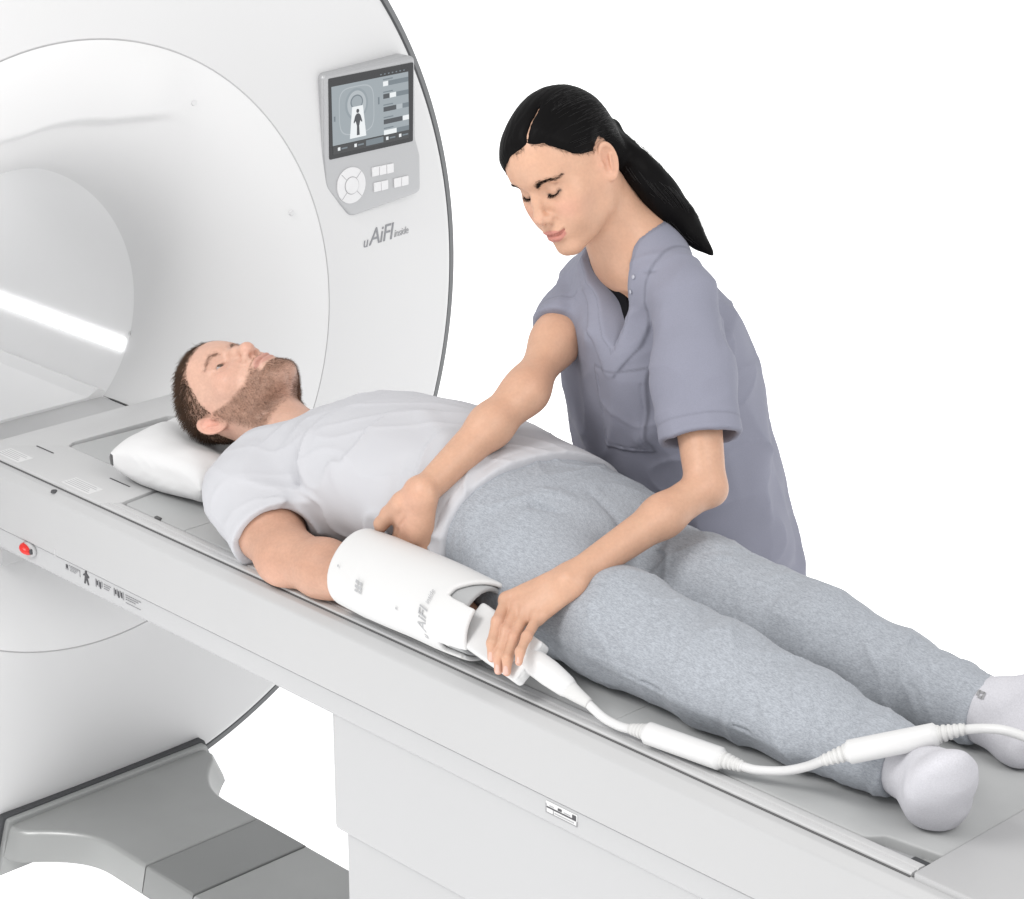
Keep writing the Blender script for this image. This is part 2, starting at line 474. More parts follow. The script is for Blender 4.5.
# ---- control panel with screen
def cpanel():
    X0 = GX - .008
    DY, DZ = -.0105, .0037            # the panel face stands 4 cm in front of the rim plane
    onface = lambda a, b, d: (d, a + DY, b + DZ)
    out = round_poly([(.570, 1.383), (.803, 1.390), (.803, 1.225), (.814, 1.190), (.814, 1.116), (.632, 1.097), (.570, 1.165), (.566, 1.230)],
                     [.014, .014, .03, .04, .014, .03, .04, .05], 6)
    body = prism('control_panel', out, onface, X0, X0 + .048, M['bezel'], gantry, bev=.006, seg=3)
    XF = X0 + .048
    glass = prism('screen', round_poly([(.584, 1.373), (.797, 1.377), (.793, 1.222), (.581, 1.218)], .003, 3), onface, XF - .004, XF + .0012, M['glass'], body)
    XS = XF + .0012
    def px(u, v):      # screen picture: u right, v up, 0..1
        return (.590 + .196 * u, 1.2265 + .140 * v + .004 * u)
    def emit(name, c, s=1.0):
        m = bpy.data.materials.new(name); m.use_nodes = True
        b = m.node_tree.nodes['Principled BSDF']
        b.inputs['Base Color'].default_value = (.02, .02, .02, 1); b.inputs['Roughness'].default_value = .15
        b.inputs['Emission Color'].default_value = (*c, 1); b.inputs['Emission Strength'].default_value = s
        return m
    E = {k: emit('screen_' + k, s2l(*c)) for k, c in dict(sky=(148, 158, 164), ring=(170, 178, 183), ring2=(136, 147, 154), dark=(42, 50, 58), white=(232, 236, 238), mid=(104, 116, 124), bar=(24, 28, 33), fig=(40, 46, 54)).items()}
    cnt = [0]
    def patch(u0, v0, u1, v1, c, lvl=1, name='screen_tile'):
        d = XS + .0002 * lvl
        prism(name, [px(u0, v0), px(u1, v0), px(u1, v1), px(u0, v1)], onface, XS - .0005, d, E[c], glass, angle=None)
    patch(0, .12, .985, .93, 'sky', 1, 'screen_picture')
    def disc(cu, cv, ru, rv, c, lvl, p=2.0, name='screen_ring'):
        pts = []
        for k in range(40):
            t = 2 * math.pi * k / 40
            a = math.copysign(abs(math.cos(t)) ** (2 / p), math.cos(t)); b = math.copysign(abs(math.sin(t)) ** (2 / p), math.sin(t))
            pts.append(px(cu + ru * a, cv + rv * b))
        prism(name, pts, onface, XS - .0004, XS + .0002 * lvl, E[c], glass, angle=None)
    disc(.31, .55, .225, .33, 'ring', 2, 4.0); disc(.31, .55, .215, .315, 'sky', 3, 4.0)
    disc(.31, .63, .145, .22, 'ring2', 4, 2.0); disc(.31, .63, .12, .185, 'ring', 5, 2.0); disc(.31, .66, .08, .10, 'mid', 6, 2.0); disc(.31, .66, .066, .082, 'sky', 7)
    prism('screen_bed', [px(.215, .17), px(.42, .17), px(.385, .60), px(.25, .60)], onface, XS - .0004, XS + .0017, E['white'], glass, angle=None)
    fig = [(-.018, .20), (.018, .20), (.014, .33), (.03, .40), (.05, .37), (.055, .385), (.035, .47), (.014, .50), (-.014, .50), (-.035, .47), (-.055, .385), (-.05, .37), (-.03, .40), (-.014, .33)]
    prism('screen_figure', [px(.317 + a, b) for a, b in fig], onface, XS - .0004, XS + .0020, E['fig'], glass, angle=None)
    disc(.317, .535, .018, .028, 'fig', 10, name='screen_figure')
    for (v, segs) in ((.83, ((.655, .72, 'white'), (.725, .985, 'mid'))), (.655, ((.655, .735, 'dark'), (.74, .82, 'white'), (.825, .985, 'mid'))),
                      (.475, ((.655, .82, 'dark'), (.825, .90, 'ring'), (.905, .985, 'mid'))), (.30, ((.655, .90, 'dark'), (.905, .985, 'white'))),
                      (.15, ((.655, .82, 'white'), (.825, .985, 'mid')))):
        for u0, u1, c in segs: patch(u0, v - .035, u1, v + .03, c, 2)
        patch(.655, v + .05, .78, v + .066, 'mid', 2)
    patch(0, .0, .985, .115, 'bar', 2); patch(.42, .02, .645, .10, 'mid', 3)
    for u in (.06, .27, .68, .85):
        patch(u, .04, u + .03, .085, 'white', 4); patch(u + .045, .05, u + .12, .07, 'mid', 4)
    for u in np.arange(.62, .97, .05): patch(u, .955, u + .02, .97, 'mid', 2)
    patch(.02, .45, .04, .52, 'mid', 2); patch(.585, .56, .605, .66, 'mid', 2)
    # dial and keys
    def cyl(cy, cz, r, d0, d1, mat, name, bev=.001, n=40, par=None):
        pts = [(cy + r * math.cos(2 * math.pi * k / n), cz + r * math.sin(2 * math.pi * k / n)) for k in range(n)]
        return prism(name, pts, onface, d0, d1, mat, par or body, bev=bev, seg=2)
    dy, dz = .633, 1.160
    dial = cyl(dy, dz, .0355, XF - .002, XF + .003, M['button'], 'dial')
    cyl(dy, dz, .0175, XF, XF + .0036, M['button_gap'], 'dial_groove', 0, par=dial)
    cyl(dy, dz, .0162, XF, XF + .0050, M['button'], 'dial_centre', .0008, par=dial)
    for k in range(4):
        t = math.radians(45 + 90 * k)
        c, s = math.cos(t), math.sin(t)
        pts = [(dy + c * a - s * b, dz + s * a + c * b) for a, b in ((.018, -.0005), (.0345, -.0005), (.0345, .0005), (.018, .0005))]
        prism('dial_groove', pts, onface, XF, XF + .0033, M['button_gap'], dial, angle=None)
    for y0, y1, z0, z1, n in ((.686, .742, 1.168, 1.186, 3), (.690, .727, 1.137, 1.155, 2), (.742, .780, 1.137, 1.155, 2)):
        for k in range(n):
            a = y0 + (y1 - y0) * k / n; b = y0 + (y1 - y0) * (k + 1) / n - .0008
            prism('key', round_poly([(a, z0), (b, z0 + .0005), (b, z1 + .0005), (a, z1)], .001, 2), onface, XF - .002, XF + .0028, M['button'], body, bev=.0006, seg=1)
cpanel()
def face_text(body, y, z, size, mat, shear=.25, x=None, name='lettering', sp=1.0):
    xx = GX + .0066 if x is None else x
    Mx = Matrix(((0, 0, 1, xx), (1, 0, 0, y), (0, 1, 0, z), (0, 0, 0, 1)))
    o = text_mesh(name, body, size, mat, gantry, Mx, shear, .0004, sp)
    for v in o.data.vertices: v.co.x = cover_x(math.hypot(v.co.y, v.co.z - GZ)) + .0006 + (v.co.x - xx)
    return o
face_text('u', .656, 1.031, .030, M['letter'])
face_text('AiFI', .674, 1.032, .047, M['letter'], sp=.92)
face_text('inside', .747, 1.034, .021, M['letter_light'], sp=.9)
# ================================================================ patient table
table = empty('patient_table', (0.4, 0, 0), 'long white patient table with pedestal and red knob running into the scanner', 'patient table')
TX0, TX1 = -1.155, 1.30
# side covers (both sides): rounded shoulder, main face, lower band
def side_cover(s):
    main = round_poly([(-.206, .800), (-.206, .822), (-.2385, .8365), (-.249, .8345), (-.2605, .8225), (-.2625, .727), (-.2605, .7245), (-.206, .7245)], [0, 0, .002, .006, .010, .002, 0, 0], 4)
    prism('side_cover', [(s * -a * -1, b) for a, b in main], alongx, TX0, TX1, M['table'], table)
    low = round_poly([(-.206, .7230), (-.2590, .7230), (-.2595, .690), (-.2535, .6825), (-.206, .6825)], [0, .002, .006, .004, 0], 4)
    prism('lower_band', [(s * a, b) for a, b in low], alongx, TX0 + .004, TX1, M['table_low'], table)
for s in (1, -1): side_cover(s)
# deck under the pad and the slim rails beside it
prism('deck', [(-.2055, .70), (.2055, .70), (.2055, .8205), (-.2055, .8205)], alongx, TX0, TX1, M['deck'], table, angle=None)
for s in (1, -1):
    rail = round_poly([(-.2375, .8235), (-.2375, .8405), (-.2275, .8415), (-.2262, .8392), (-.2245, .8392), (-.2232, .8415), (-.2105, .8410), (-.2105, .8235)], [0, .002, .001, .0004, .0004, .001, .002, 0], 3)
    prism('rail', [(s * a, b) for a, b in rail], alongx, -.772, .868, M['deck'], table)
    prism('groove', [(s * a, b) for a, b in [(-.2376, .8240), (-.2405, .8240), (-.2405, .8374), (-.2376, .8374)]], alongx, TX0 + .002, .868, M['seam'], table, angle=None)
# head-end plate: L-shaped, with labels and slots
hp = round_poly([(-1.152, -.2375), (-.775, -.2375), (-.752, -.2080), (-.764, -.1225), (-1.042, -.1185), (-1.054, -.10), (-1.054, .10), (-1.042, .1185), (-.764, .1225), (-.752, .2080), (-.775, .2375), (-1.152, .2375)],
                [.004, .004, .004, .008, .006, .004, .004, .006, .008, .004, .004, .004], 4)
plate = prism('head_plate', hp, alongz, .8206, .8425, M['deck'], table, bev=.0025, seg=2)
for x0, x1 in ((-1.079, -1.027), (-.858, -.801)):
    for s in (1, -1):
        box('plate_slot', x0, x1, s * .1595 - .0012, s * .1595 + .0012, .8415, .8432, M['ink'], plate)
for x0, x1 in ((-1.100, -1.030), (-.900, -.820)):
    for s in (1, -1):
        y0, y1 = sorted((s * .198, s * .229))
        lab = box('plate_label', x0, x1, y0, y1, .8418, .8429, M['label_white'], plate, bev=.0003, seg=1)
        for k in range(5):
            yy = y0 + (y1 - y0) * (.16 + .17 * k)
            box('print_line', x0 + .004, x1 - .006 - .012 * ((k * 7) % 3) / 2, yy - .0007, yy + .0007, .8425, .84305, M['letter_light'], lab)
# foot-end block beyond the pad
fe = round_poly([(.873, -.2405), (1.30, -.2405), (1.30, .2405), (.873, .2405)], [.004, .002, .002, .004], 4)
prism('foot_block', fe, alongz, .8206, .8445, M['table'], table, bev=.003, seg=2)
# metal latch in the notch by the pad corner
lt = box('latch_tray', .792, .8715, -.2095, -.165, .8207, .8245, M['bezel'], table)
box('latch_hook', .838, .868, -.205, -.190, .8246, .8330, M['trim'], table, bev=.002)
box('latch_pin', .845, .8705, -.188, -.178, .8246, .8285, M['base_light'], table, bev=.001)
# pedestal with a step
def pedestal():
    up = round_poly([(-.177, -.2515), (1.18, -.2515), (1.18, .2515), (-.177, .2515)], .012, 5)
    bm = prism_bm(up, alongz, .487, .6820)
    bevel = [e for e in bm.edges if all(v.co.z < .49 for v in e.verts)]
    bmesh.ops.bevel(bm, geom=bevel, offset=.012, segments=3, profile=.5, affect='EDGES', clamp_overlap=True)
    bm_obj('pedestal_upper', bm, M['table_low'], table, angle=35)
    lo = round_poly([(-.160, -.243), (1.16, -.243), (1.16, .243), (-.160, .243)], .012, 5)
    prism('pedestal_lower', lo, alongz, .0, .4868, M['table_low'], table)
pedestal()
# red knob with its recess, bolt cap, label strip
YF = -.2628
def disc_face(name, x, z, rx, rz, y0, y1, mat, par, n=28, bev=0.0):
    pts = [(x + rx * math.cos(2 * math.pi * k / n), z + rz * math.sin(2 * math.pi * k / n)) for k in range(n)]
    return prism(name, pts, lambda a, b, d: (a, d, b), y0, y1, mat, par, bev=bev)
kn = bmesh.new()
bmesh.ops.create_uvsphere(kn, u_segments=24, v_segments=12, radius=1)
for v in kn.verts:
    v.co = Vector((-.966 + v.co.x * .0145, YF - max(-.3, -v.co.y) * .013, .7125 + v.co.z * .0085 - .0035 * v.co.x))
knob = bm_obj('red_knob', kn, M['red'], table, smooth=True)
disc_face('knob_socket', -.960, .7125, .019, .0125, YF - .0018, YF + .003, M['table'], table, bev=.0008)
box('knob_pointer', -.9505, -.946, YF - .006, YF, .708, .717, M['ink'], table, bev=.001)
bc = bmesh.new()
bmesh.ops.create_cone(bc, cap_ends=True, segments=20, radius1=.006, radius2=.005, depth=.003)
bmesh.ops.translate(bc, verts=bc.verts, vec=(-.889, -.2500, .8345))
bm_obj('bolt_cap', bc, M['ink'], table, angle=40)
box('cover_joint', -.8805, -.8795, YF - .0006, YF + .002, .7245, .738, M['seam_soft'], table)
lab = box('label_strip', -.862, -.628, YF - .0005, YF + .001, .699, .7215, M['label_white'], table) if False else None
def side_print(x0, x1, z0, z1, m='ink', y=-.2597, name='label_print'):
    return box(name, x0, x1, y - .0006, y + .001, z0, z1, M[m], table)
# small printed labels: warning text, figure pictogram, two code blocks with text lines
side_print(-.853, -.848, .7115, .7170); side_print(-.854, -.847, .7080, .7105, 'ink_mid'); side_print(-.845, -.812, .7168, .7176, 'ink_mid')
for k in range(3): side_print(-.842, -.818 - .004 * k, .7138 - .0028 * k, .7147 - .0028 * k, 'letter_light')
side_print(-.813, -.8122, .706, .717, 'ink_mid')
fig = [(-.0065, -.0115), (-.003, -.0115), (0, -.002), (.004, -.0115), (.0072, -.0115), (.003, .003), (.008, .001), (.0085, .003), (.003, .0075), (-.003, .0075), (-.0085, .004), (-.008, .002), (-.003, .003)]
prism('label_figure', [(-.7945 + a, .7105 + b) for a, b in fig], lambda a, b, d: (a, d, b), -.2603, -.2590, M['ink'], table, angle=None)
disc_face('label_figure', -.7945, .7203, .0024, .0026, -.2603, -.2590, M['ink'], table, 14)
for x0, n in ((-.768, 5), (-.716, 7)):
    for k in range(n):
        side_print(x0 + .0042 * k, x0 + .0042 * k + .0030, .7035 + (k * 5 % 3) * .002, .7165 - (k * 3 % 2) * .002, 'ink' if k % 2 else 'ink_mid')
for k in range(3):
    side_print(-.744, -.724 - .003 * k, .7140 - .0038 * k, .7149 - .0038 * k, 'ink_mid')
    side_print(-.683, -.640 - .008 * k, .7140 - .0038 * k, .7149 - .0038 * k, 'ink_mid')
side_print(-.683, -.642, .7005, .7012, 'ink_mid')
# weight plate label near the pedestal
wl = box('rating_label', .287, .346, -.2601, -.2588, .7010, .7185, M['label_white'], table)
def wp(x0, x1, z0, z1, m): box('label_print', x0, x1, -.2607, -.2598, z0, z1, M[m], wl)
wp(.289, .344, .7090, .7108, 'ink'); wp(.337, .344, .7112, .7165, 'ink'); wp(.310, .317, .7122, .7155, 'ink')
wp(.287, .288, .7010, .7150, 'ink_mid'); wp(.288, .345, .7012, .7020, 'ink_mid'); wp(.345, .346, .7012, .709, 'ink_mid')
wp(.301, .3018, .702, .708, 'ink_mid'); wp(.304, .340, .7045, .7056, 'letter_light'); wp(.294, .302, .7125, .7135, 'letter_light'); wp(.321, .333, .7125, .7135, 'letter_light')

# ================================================================ mattress pad (lies on the deck)
def pad_outline():
    return round_poly([(-.748, -.2065), (.775, -.2065), (.792, -.186), (.8685, -.176), (.8685, .2065), (-.748, .2065), (-.760, .1195), (-1.036, .1155), (-1.046, -.1155 + .0), (-.760, -.1195)],
                      [.006, .015, .008, .006, .01, .006, .004, .01, .01, .004], 5)
pad = empty('mattress_pad', (0, 0, .8215), 'thin grey vinyl pad lying on the table under the patient', 'mattress pad')
bm = prism_bm(pad_outline(), alongz, .8215, .8400, bev=.005, seg=3)
bm_obj('cushion', bm, M['pad'], pad, angle=50)
for x in (-.586, .352):
    box('pad_seam', x - .0016, x + .0016, -.2058, .2058, .8380, .8411, M['pad'], pad, bev=.0012)
box('pad_tab', -.664, -.650, -.2088, -.203, .836, .8425, M['seam'], pad, bev=.001)
# ================================================================ implicit-surface modelling
import time
TIMING = False
from concurrent.futures import ThreadPoolExecutor
def A3(*v): return np.array(v, float)
def nrm(v): v = np.asarray(v, float); return v / np.linalg.norm(v)
def smin(a, b, k):
    h = np.maximum(k - np.abs(a - b), 0) / k
    return np.minimum(a, b) - h * h * k * .25
def smax(a, b, k): return -smin(-a, -b, k)
def smins(ds, k):
    d = ds[0]
    for e in ds[1:]: d = smin(d, e, k)
    return d
def sstep(e0, e1, x):
    t = np.clip((x - e0) / (e1 - e0), 0, 1); return t * t * (3 - 2 * t)
def sph(P, c, r): return np.linalg.norm(P - c, axis=1) - r
def ell(P, c, r, R=None):
    q = P - np.asarray(c, float)
    if R is not None: q = q @ R
    r = np.asarray(r, float)
    k0 = np.linalg.norm(q / r, axis=1); k1 = np.linalg.norm(q / (r * r), axis=1)
    return k0 * (k0 - 1) / np.maximum(k1, 1e-6)
def segt(P, a, b):
    ba = np.asarray(b, float) - a
    t = np.clip(((P - a) @ ba) / (ba @ ba), 0, 1)
    return t, np.linalg.norm(P - a - t[:, None] * ba, axis=1)
def rc(P, a, b, r1, r2):
    t, d = segt(P, np.asarray(a, float), b)
    return d - (r1 + (r2 - r1) * t)
def chain(P, pts, rad, k=.01):
    return smins([rc(P, pts[i], pts[i + 1], rad[i], rad[i + 1]) for i in range(len(pts) - 1)], k)
def frc(P, a, b, n, r1, r2, flat):
    """round cone squashed along the direction n (flat < 1)"""
    n = nrm(n); a = np.asarray(a, float); b = np.asarray(b, float)
    ba = b - a
    t = np.clip(((P - a) @ ba) / (ba @ ba), 0, 1)
    q = P - a - t[:, None] * ba
    h = q @ n
    w = np.sqrt(np.maximum((q * q).sum(1) - h * h, 0))
    r = r1 + (r2 - r1) * t
    k0 = np.sqrt((w / r) ** 2 + (h / (r * flat)) ** 2)
    return (k0 - 1) * r * (flat + (1 - flat) * .35)
WROT = np.array([[.80, .36, -.48], [-.60, .48, -.64], [0, .80, .60]])
def wrinkle(P, axis, fine, coarse, seed, p=7):
    """sharp cloth ridges that change fast along axis and slowly across it, values 0..1"""
    a = nrm(axis)
    t = P @ a
    q = (P - t[:, None] * a) * coarse + (t * fine)[:, None] * a
    q = q @ WROT + .35 * vnoise(P, 11, seed + 3)[:, None]
    return (1 - np.abs(vnoise(q, 1.0, seed))) ** p

def polyline_dist(P, pts):
    d = np.full(len(P), 9.)
    for i in range(len(pts) - 1):
        d = np.minimum(d, segt(P, np.asarray(pts[i], float), pts[i + 1])[1])
    return d
def crease(P, pts, amp, w):
    """ridge (amp > 0) or groove (amp < 0) along a polyline, to be subtracted from a distance"""
    d = polyline_dist(P, pts)
    return amp * np.exp(-(d / w) ** 2)
def vnoise(P, scale, seed=0):
    """smooth value noise in [-1, 1]"""
    q = P * scale + seed * 17.31
    i = np.floor(q).astype(np.int64); f = q - i; f = f * f * (3 - 2 * f)
    def h(a, b, c):
        n = (a * 374761393 + b * 668265263 + c * 2147483647 + seed * 974634) & 0x7fffffff
        n = ((n ^ (n >> 13)) * 1274126177) & 0x7fffffff
        return ((n ^ (n >> 16)) & 0xffff) / 32767.5 - 1
    x, y, z = i[:, 0], i[:, 1], i[:, 2]
    r = 0
    for dx in (0, 1):
        for dy in (0, 1):
            for dz in (0, 1):
                w = (f[:, 0] if dx else 1 - f[:, 0]) * (f[:, 1] if dy else 1 - f[:, 1]) * (f[:, 2] if dz else 1 - f[:, 2])
                r = r + w * h(x + dx, y + dy, z + dz)
    return r

def surface(fn, lo, hi, h, B=8, slack=1.3):
    """surface nets of fn(P) = 0 in the box lo..hi with voxel h; only blocks near the surface are evaluated"""
    t_ = time.time()
    lo = np.asarray(lo, float); hi = np.asarray(hi, float)
    nb = np.ceil((hi - lo) / (h * B)).astype(int)
    n = nb * B + 1
    D = np.empty(tuple(n), np.float32)
    bi = np.stack(np.meshgrid(*[np.arange(k) for k in nb], indexing='ij'), -1).reshape(-1, 3)
    bc = lo + (bi + .5) * (h * B)
    dc = fn(bc)
    rad = h * B * .5 * math.sqrt(3) * slack + 2 * h
    D[:] = 1.0
    # default sign
    sgn = np.where(dc < 0, -1.0, 1.0).astype(np.float32).reshape(tuple(nb))
    S = np.repeat(np.repeat(np.repeat(sgn, B, 0), B, 1), B, 2)
    D[:-1, :-1, :-1] = S
    D[-1] = D[-2]; D[:, -1] = D[:, -2]; D[:, :, -1] = D[:, :, -2]
    act = bi[np.abs(dc) < rad]
    off = np.stack(np.meshgrid(*[np.arange(B + 1)] * 3, indexing='ij'), -1).reshape(-1, 3)
    CH = 60
    def work(s):
        a = act[s:s + CH]
        I = (a[:, None, :] * B + off[None]).reshape(-1, 3)
        D[I[:, 0], I[:, 1], I[:, 2]] = fn(lo + I * h)
    with ThreadPoolExecutor(4) as ex:
        list(ex.map(work, range(0, len(act), CH)))
    if TIMING: print('surface', len(act), 'blocks', round(time.time() - t_, 2), 's')
    neg = D < 0
    c = [neg[:-1, :-1, :-1], neg[1:, :-1, :-1], neg[:-1, 1:, :-1], neg[1:, 1:, :-1], neg[:-1, :-1, 1:], neg[1:, :-1, 1:], neg[:-1, 1:, 1:], neg[1:, 1:, 1:]]
    tot = sum(x.astype(np.int8) for x in c)
    mix = (tot > 0) & (tot < 8)
    cell = np.argwhere(mix)
    vid = -np.ones(mix.shape, np.int64); vid[mix] = np.arange(len(cell))
    acc = np.zeros((len(cell), 3)); cnt = np.zeros(len(cell))
    corners = [(i & 1, (i >> 1) & 1, i >> 2) for i in range(8)]
    val = [D[cell[:, 0] + o[0], cell[:, 1] + o[1], cell[:, 2] + o[2]].astype(float) for o in corners]
    for i in range(8):
        for j in range(i + 1, 8):
            if bin(i ^ j).count('1') != 1: continue
            a, b = val[i], val[j]
            m = (a < 0) != (b < 0)
            t = np.where(m, a / np.where(m, a - b, 1), 0)
            p = np.array(corners[i], float) + t[:, None] * (np.array(corners[j], float) - corners[i])
            acc[m] += p[m]; cnt[m] += 1
    V = lo + (cell + acc / cnt[:, None]) * h
    F = []
    for ax in range(3):
        sl0 = [slice(None)] * 3; sl1 = [slice(None)] * 3
        sl0[ax] = slice(0, -1); sl1[ax] = slice(1, None)
        e = neg[tuple(sl0)] != neg[tuple(sl1)]
        E = np.argwhere(e)
        o1, o2 = [(1, 2), (2, 0), (0, 1)][ax]
        ok = (E[:, o1] > 0) & (E[:, o2] > 0) & (E[:, o1] < n[o1] - 1) & (E[:, o2] < n[o2] - 1)
        E = E[ok]
        fl = neg[E[:, 0], E[:, 1], E[:, 2]]
        q = []
        for d1, d2 in ((-1, -1), (0, -1), (0, 0), (-1, 0)):
            I = E.copy(); I[:, o1] += d1; I[:, o2] += d2
            q.append(vid[I[:, 0], I[:, 1], I[:, 2]])
        q = np.stack(q, 1)
        q[~fl] = q[~fl][:, ::-1]
        F.append(q)
    F = np.concatenate(F)
    F = F[(F >= 0).all(1)]
    return V, F

def scat(idx, val, n):
    return np.stack([np.bincount(idx, val[:, k], n) for k in range(3)], 1)

def relax(V, F, it=2, lam=.5):
    e = np.concatenate([F[:, [0, 1]], F[:, [1, 2]], F[:, [2, 3]], F[:, [3, 0]]])
    n = len(V)
    c = np.bincount(e[:, 0], minlength=n) + np.bincount(e[:, 1], minlength=n)
    for _ in range(it):
        s = scat(e[:, 0], V[e[:, 1]], n) + scat(e[:, 1], V[e[:, 0]], n)
        V = V * (1 - lam) + lam * s / np.maximum(c, 1)[:, None]
    return V

def biggest(V, F, keep=1):
    """drop stray islands"""
    par = np.arange(len(V))
    e = np.concatenate([F[:, [0, 1]], F[:, [1, 2]], F[:, [2, 3]]])
    lab = np.arange(len(V))
    while True:
        m = np.minimum(lab[e[:, 0]], lab[e[:, 1]])
        new = lab.copy()
        np.minimum.at(new, e[:, 0], m); np.minimum.at(new, e[:, 1], m)
        new = new[new]
        if (new == lab).all(): break
        lab = new
    ids, ct = np.unique(lab, return_counts=True)
    good = ids[np.argsort(-ct)[:keep]]
    k = np.isin(lab, good)
    idx = -np.ones(len(V), int); idx[k] = np.arange(k.sum())
    F = F[k[F[:, 0]]]
    return V[k], idx[F]

def join(parts):
    V, F, C, n = [], [], [], 0
    for p in parts:
        V.append(p[0]); F.append(p[1] + n); n += len(p[0])
        if len(p) > 2: C.append(p[2])
    return np.concatenate(V), np.concatenate(F), (np.concatenate(C) if C else None)

def set_color(o, C, name='tint'):
    me = o.data
    a = me.color_attributes.new(name, 'FLOAT_COLOR', 'POINT')
    a.data.foreach_set('color', np.c_[C, np.ones(len(C))].astype(np.float32).ravel())

def sdf_obj(name, parts, mat, parent=None, color=True):
    V, F, C = join(parts)
    o = np_mesh(name, V, F, mat, parent, True)
    if color and C is not None and len(o.data.vertices) == len(C): set_color(o, C)
    return o

def vert_normals(V, F):
    n = np.cross(V[F[:, 2]] - V[F[:, 0]], V[F[:, 3]] - V[F[:, 1]])
    N = sum(scat(F[:, i], n, len(V)) for i in range(4))
    return N / (np.linalg.norm(N, axis=1)[:, None] + 1e-12)

def strands(name, roots, dirs, length, rad, mat, parent, curve=None, seg=4, sides=3, taper=.25, smoothm=True):
    """many thin hairs in one mesh. roots (n,3); dirs (n,3) or a path array (n,seg+1,3) in curve"""
    n = len(roots)
    if curve is None:
        t = np.linspace(0, 1, seg + 1)
        curve = roots[:, None, :] + dirs[:, None, :] * (np.broadcast_to(length, (n,))[:, None] * t)[:, :, None]
    m = curve.shape[1]
    T = np.gradient(curve, axis=1); T /= np.linalg.norm(T, axis=2)[..., None] + 1e-12
    ref = np.where(np.abs(T[:, :1, 2:3]) < .9, A3(0, 0, 1), A3(1, 0, 0))
    u = np.cross(T, np.broadcast_to(ref, T.shape)); u /= np.linalg.norm(u, axis=2)[..., None] + 1e-12
    w = np.cross(T, u)
    rr = np.broadcast_to(rad, (n,))[:, None] * np.linspace(1, taper, m)[None]
    ang = np.arange(sides) * 2 * np.pi / sides
    V = curve[:, :, None, :] + rr[:, :, None, None] * (np.cos(ang)[None, None, :, None] * u[:, :, None, :] + np.sin(ang)[None, None, :, None] * w[:, :, None, :])
    base = (np.arange(n) * m * sides)[:, None, None] + (np.arange(m - 1) * sides)[None, :, None]
    k = np.arange(sides)[None, None]; k2 = (k + 1) % sides
    F = np.stack([base + k, base + k2, base + sides + k2, base + sides + k], -1).reshape(-1, 4)
    return np_mesh(name, V.reshape(-1, 3), F, mat, parent, smoothm)

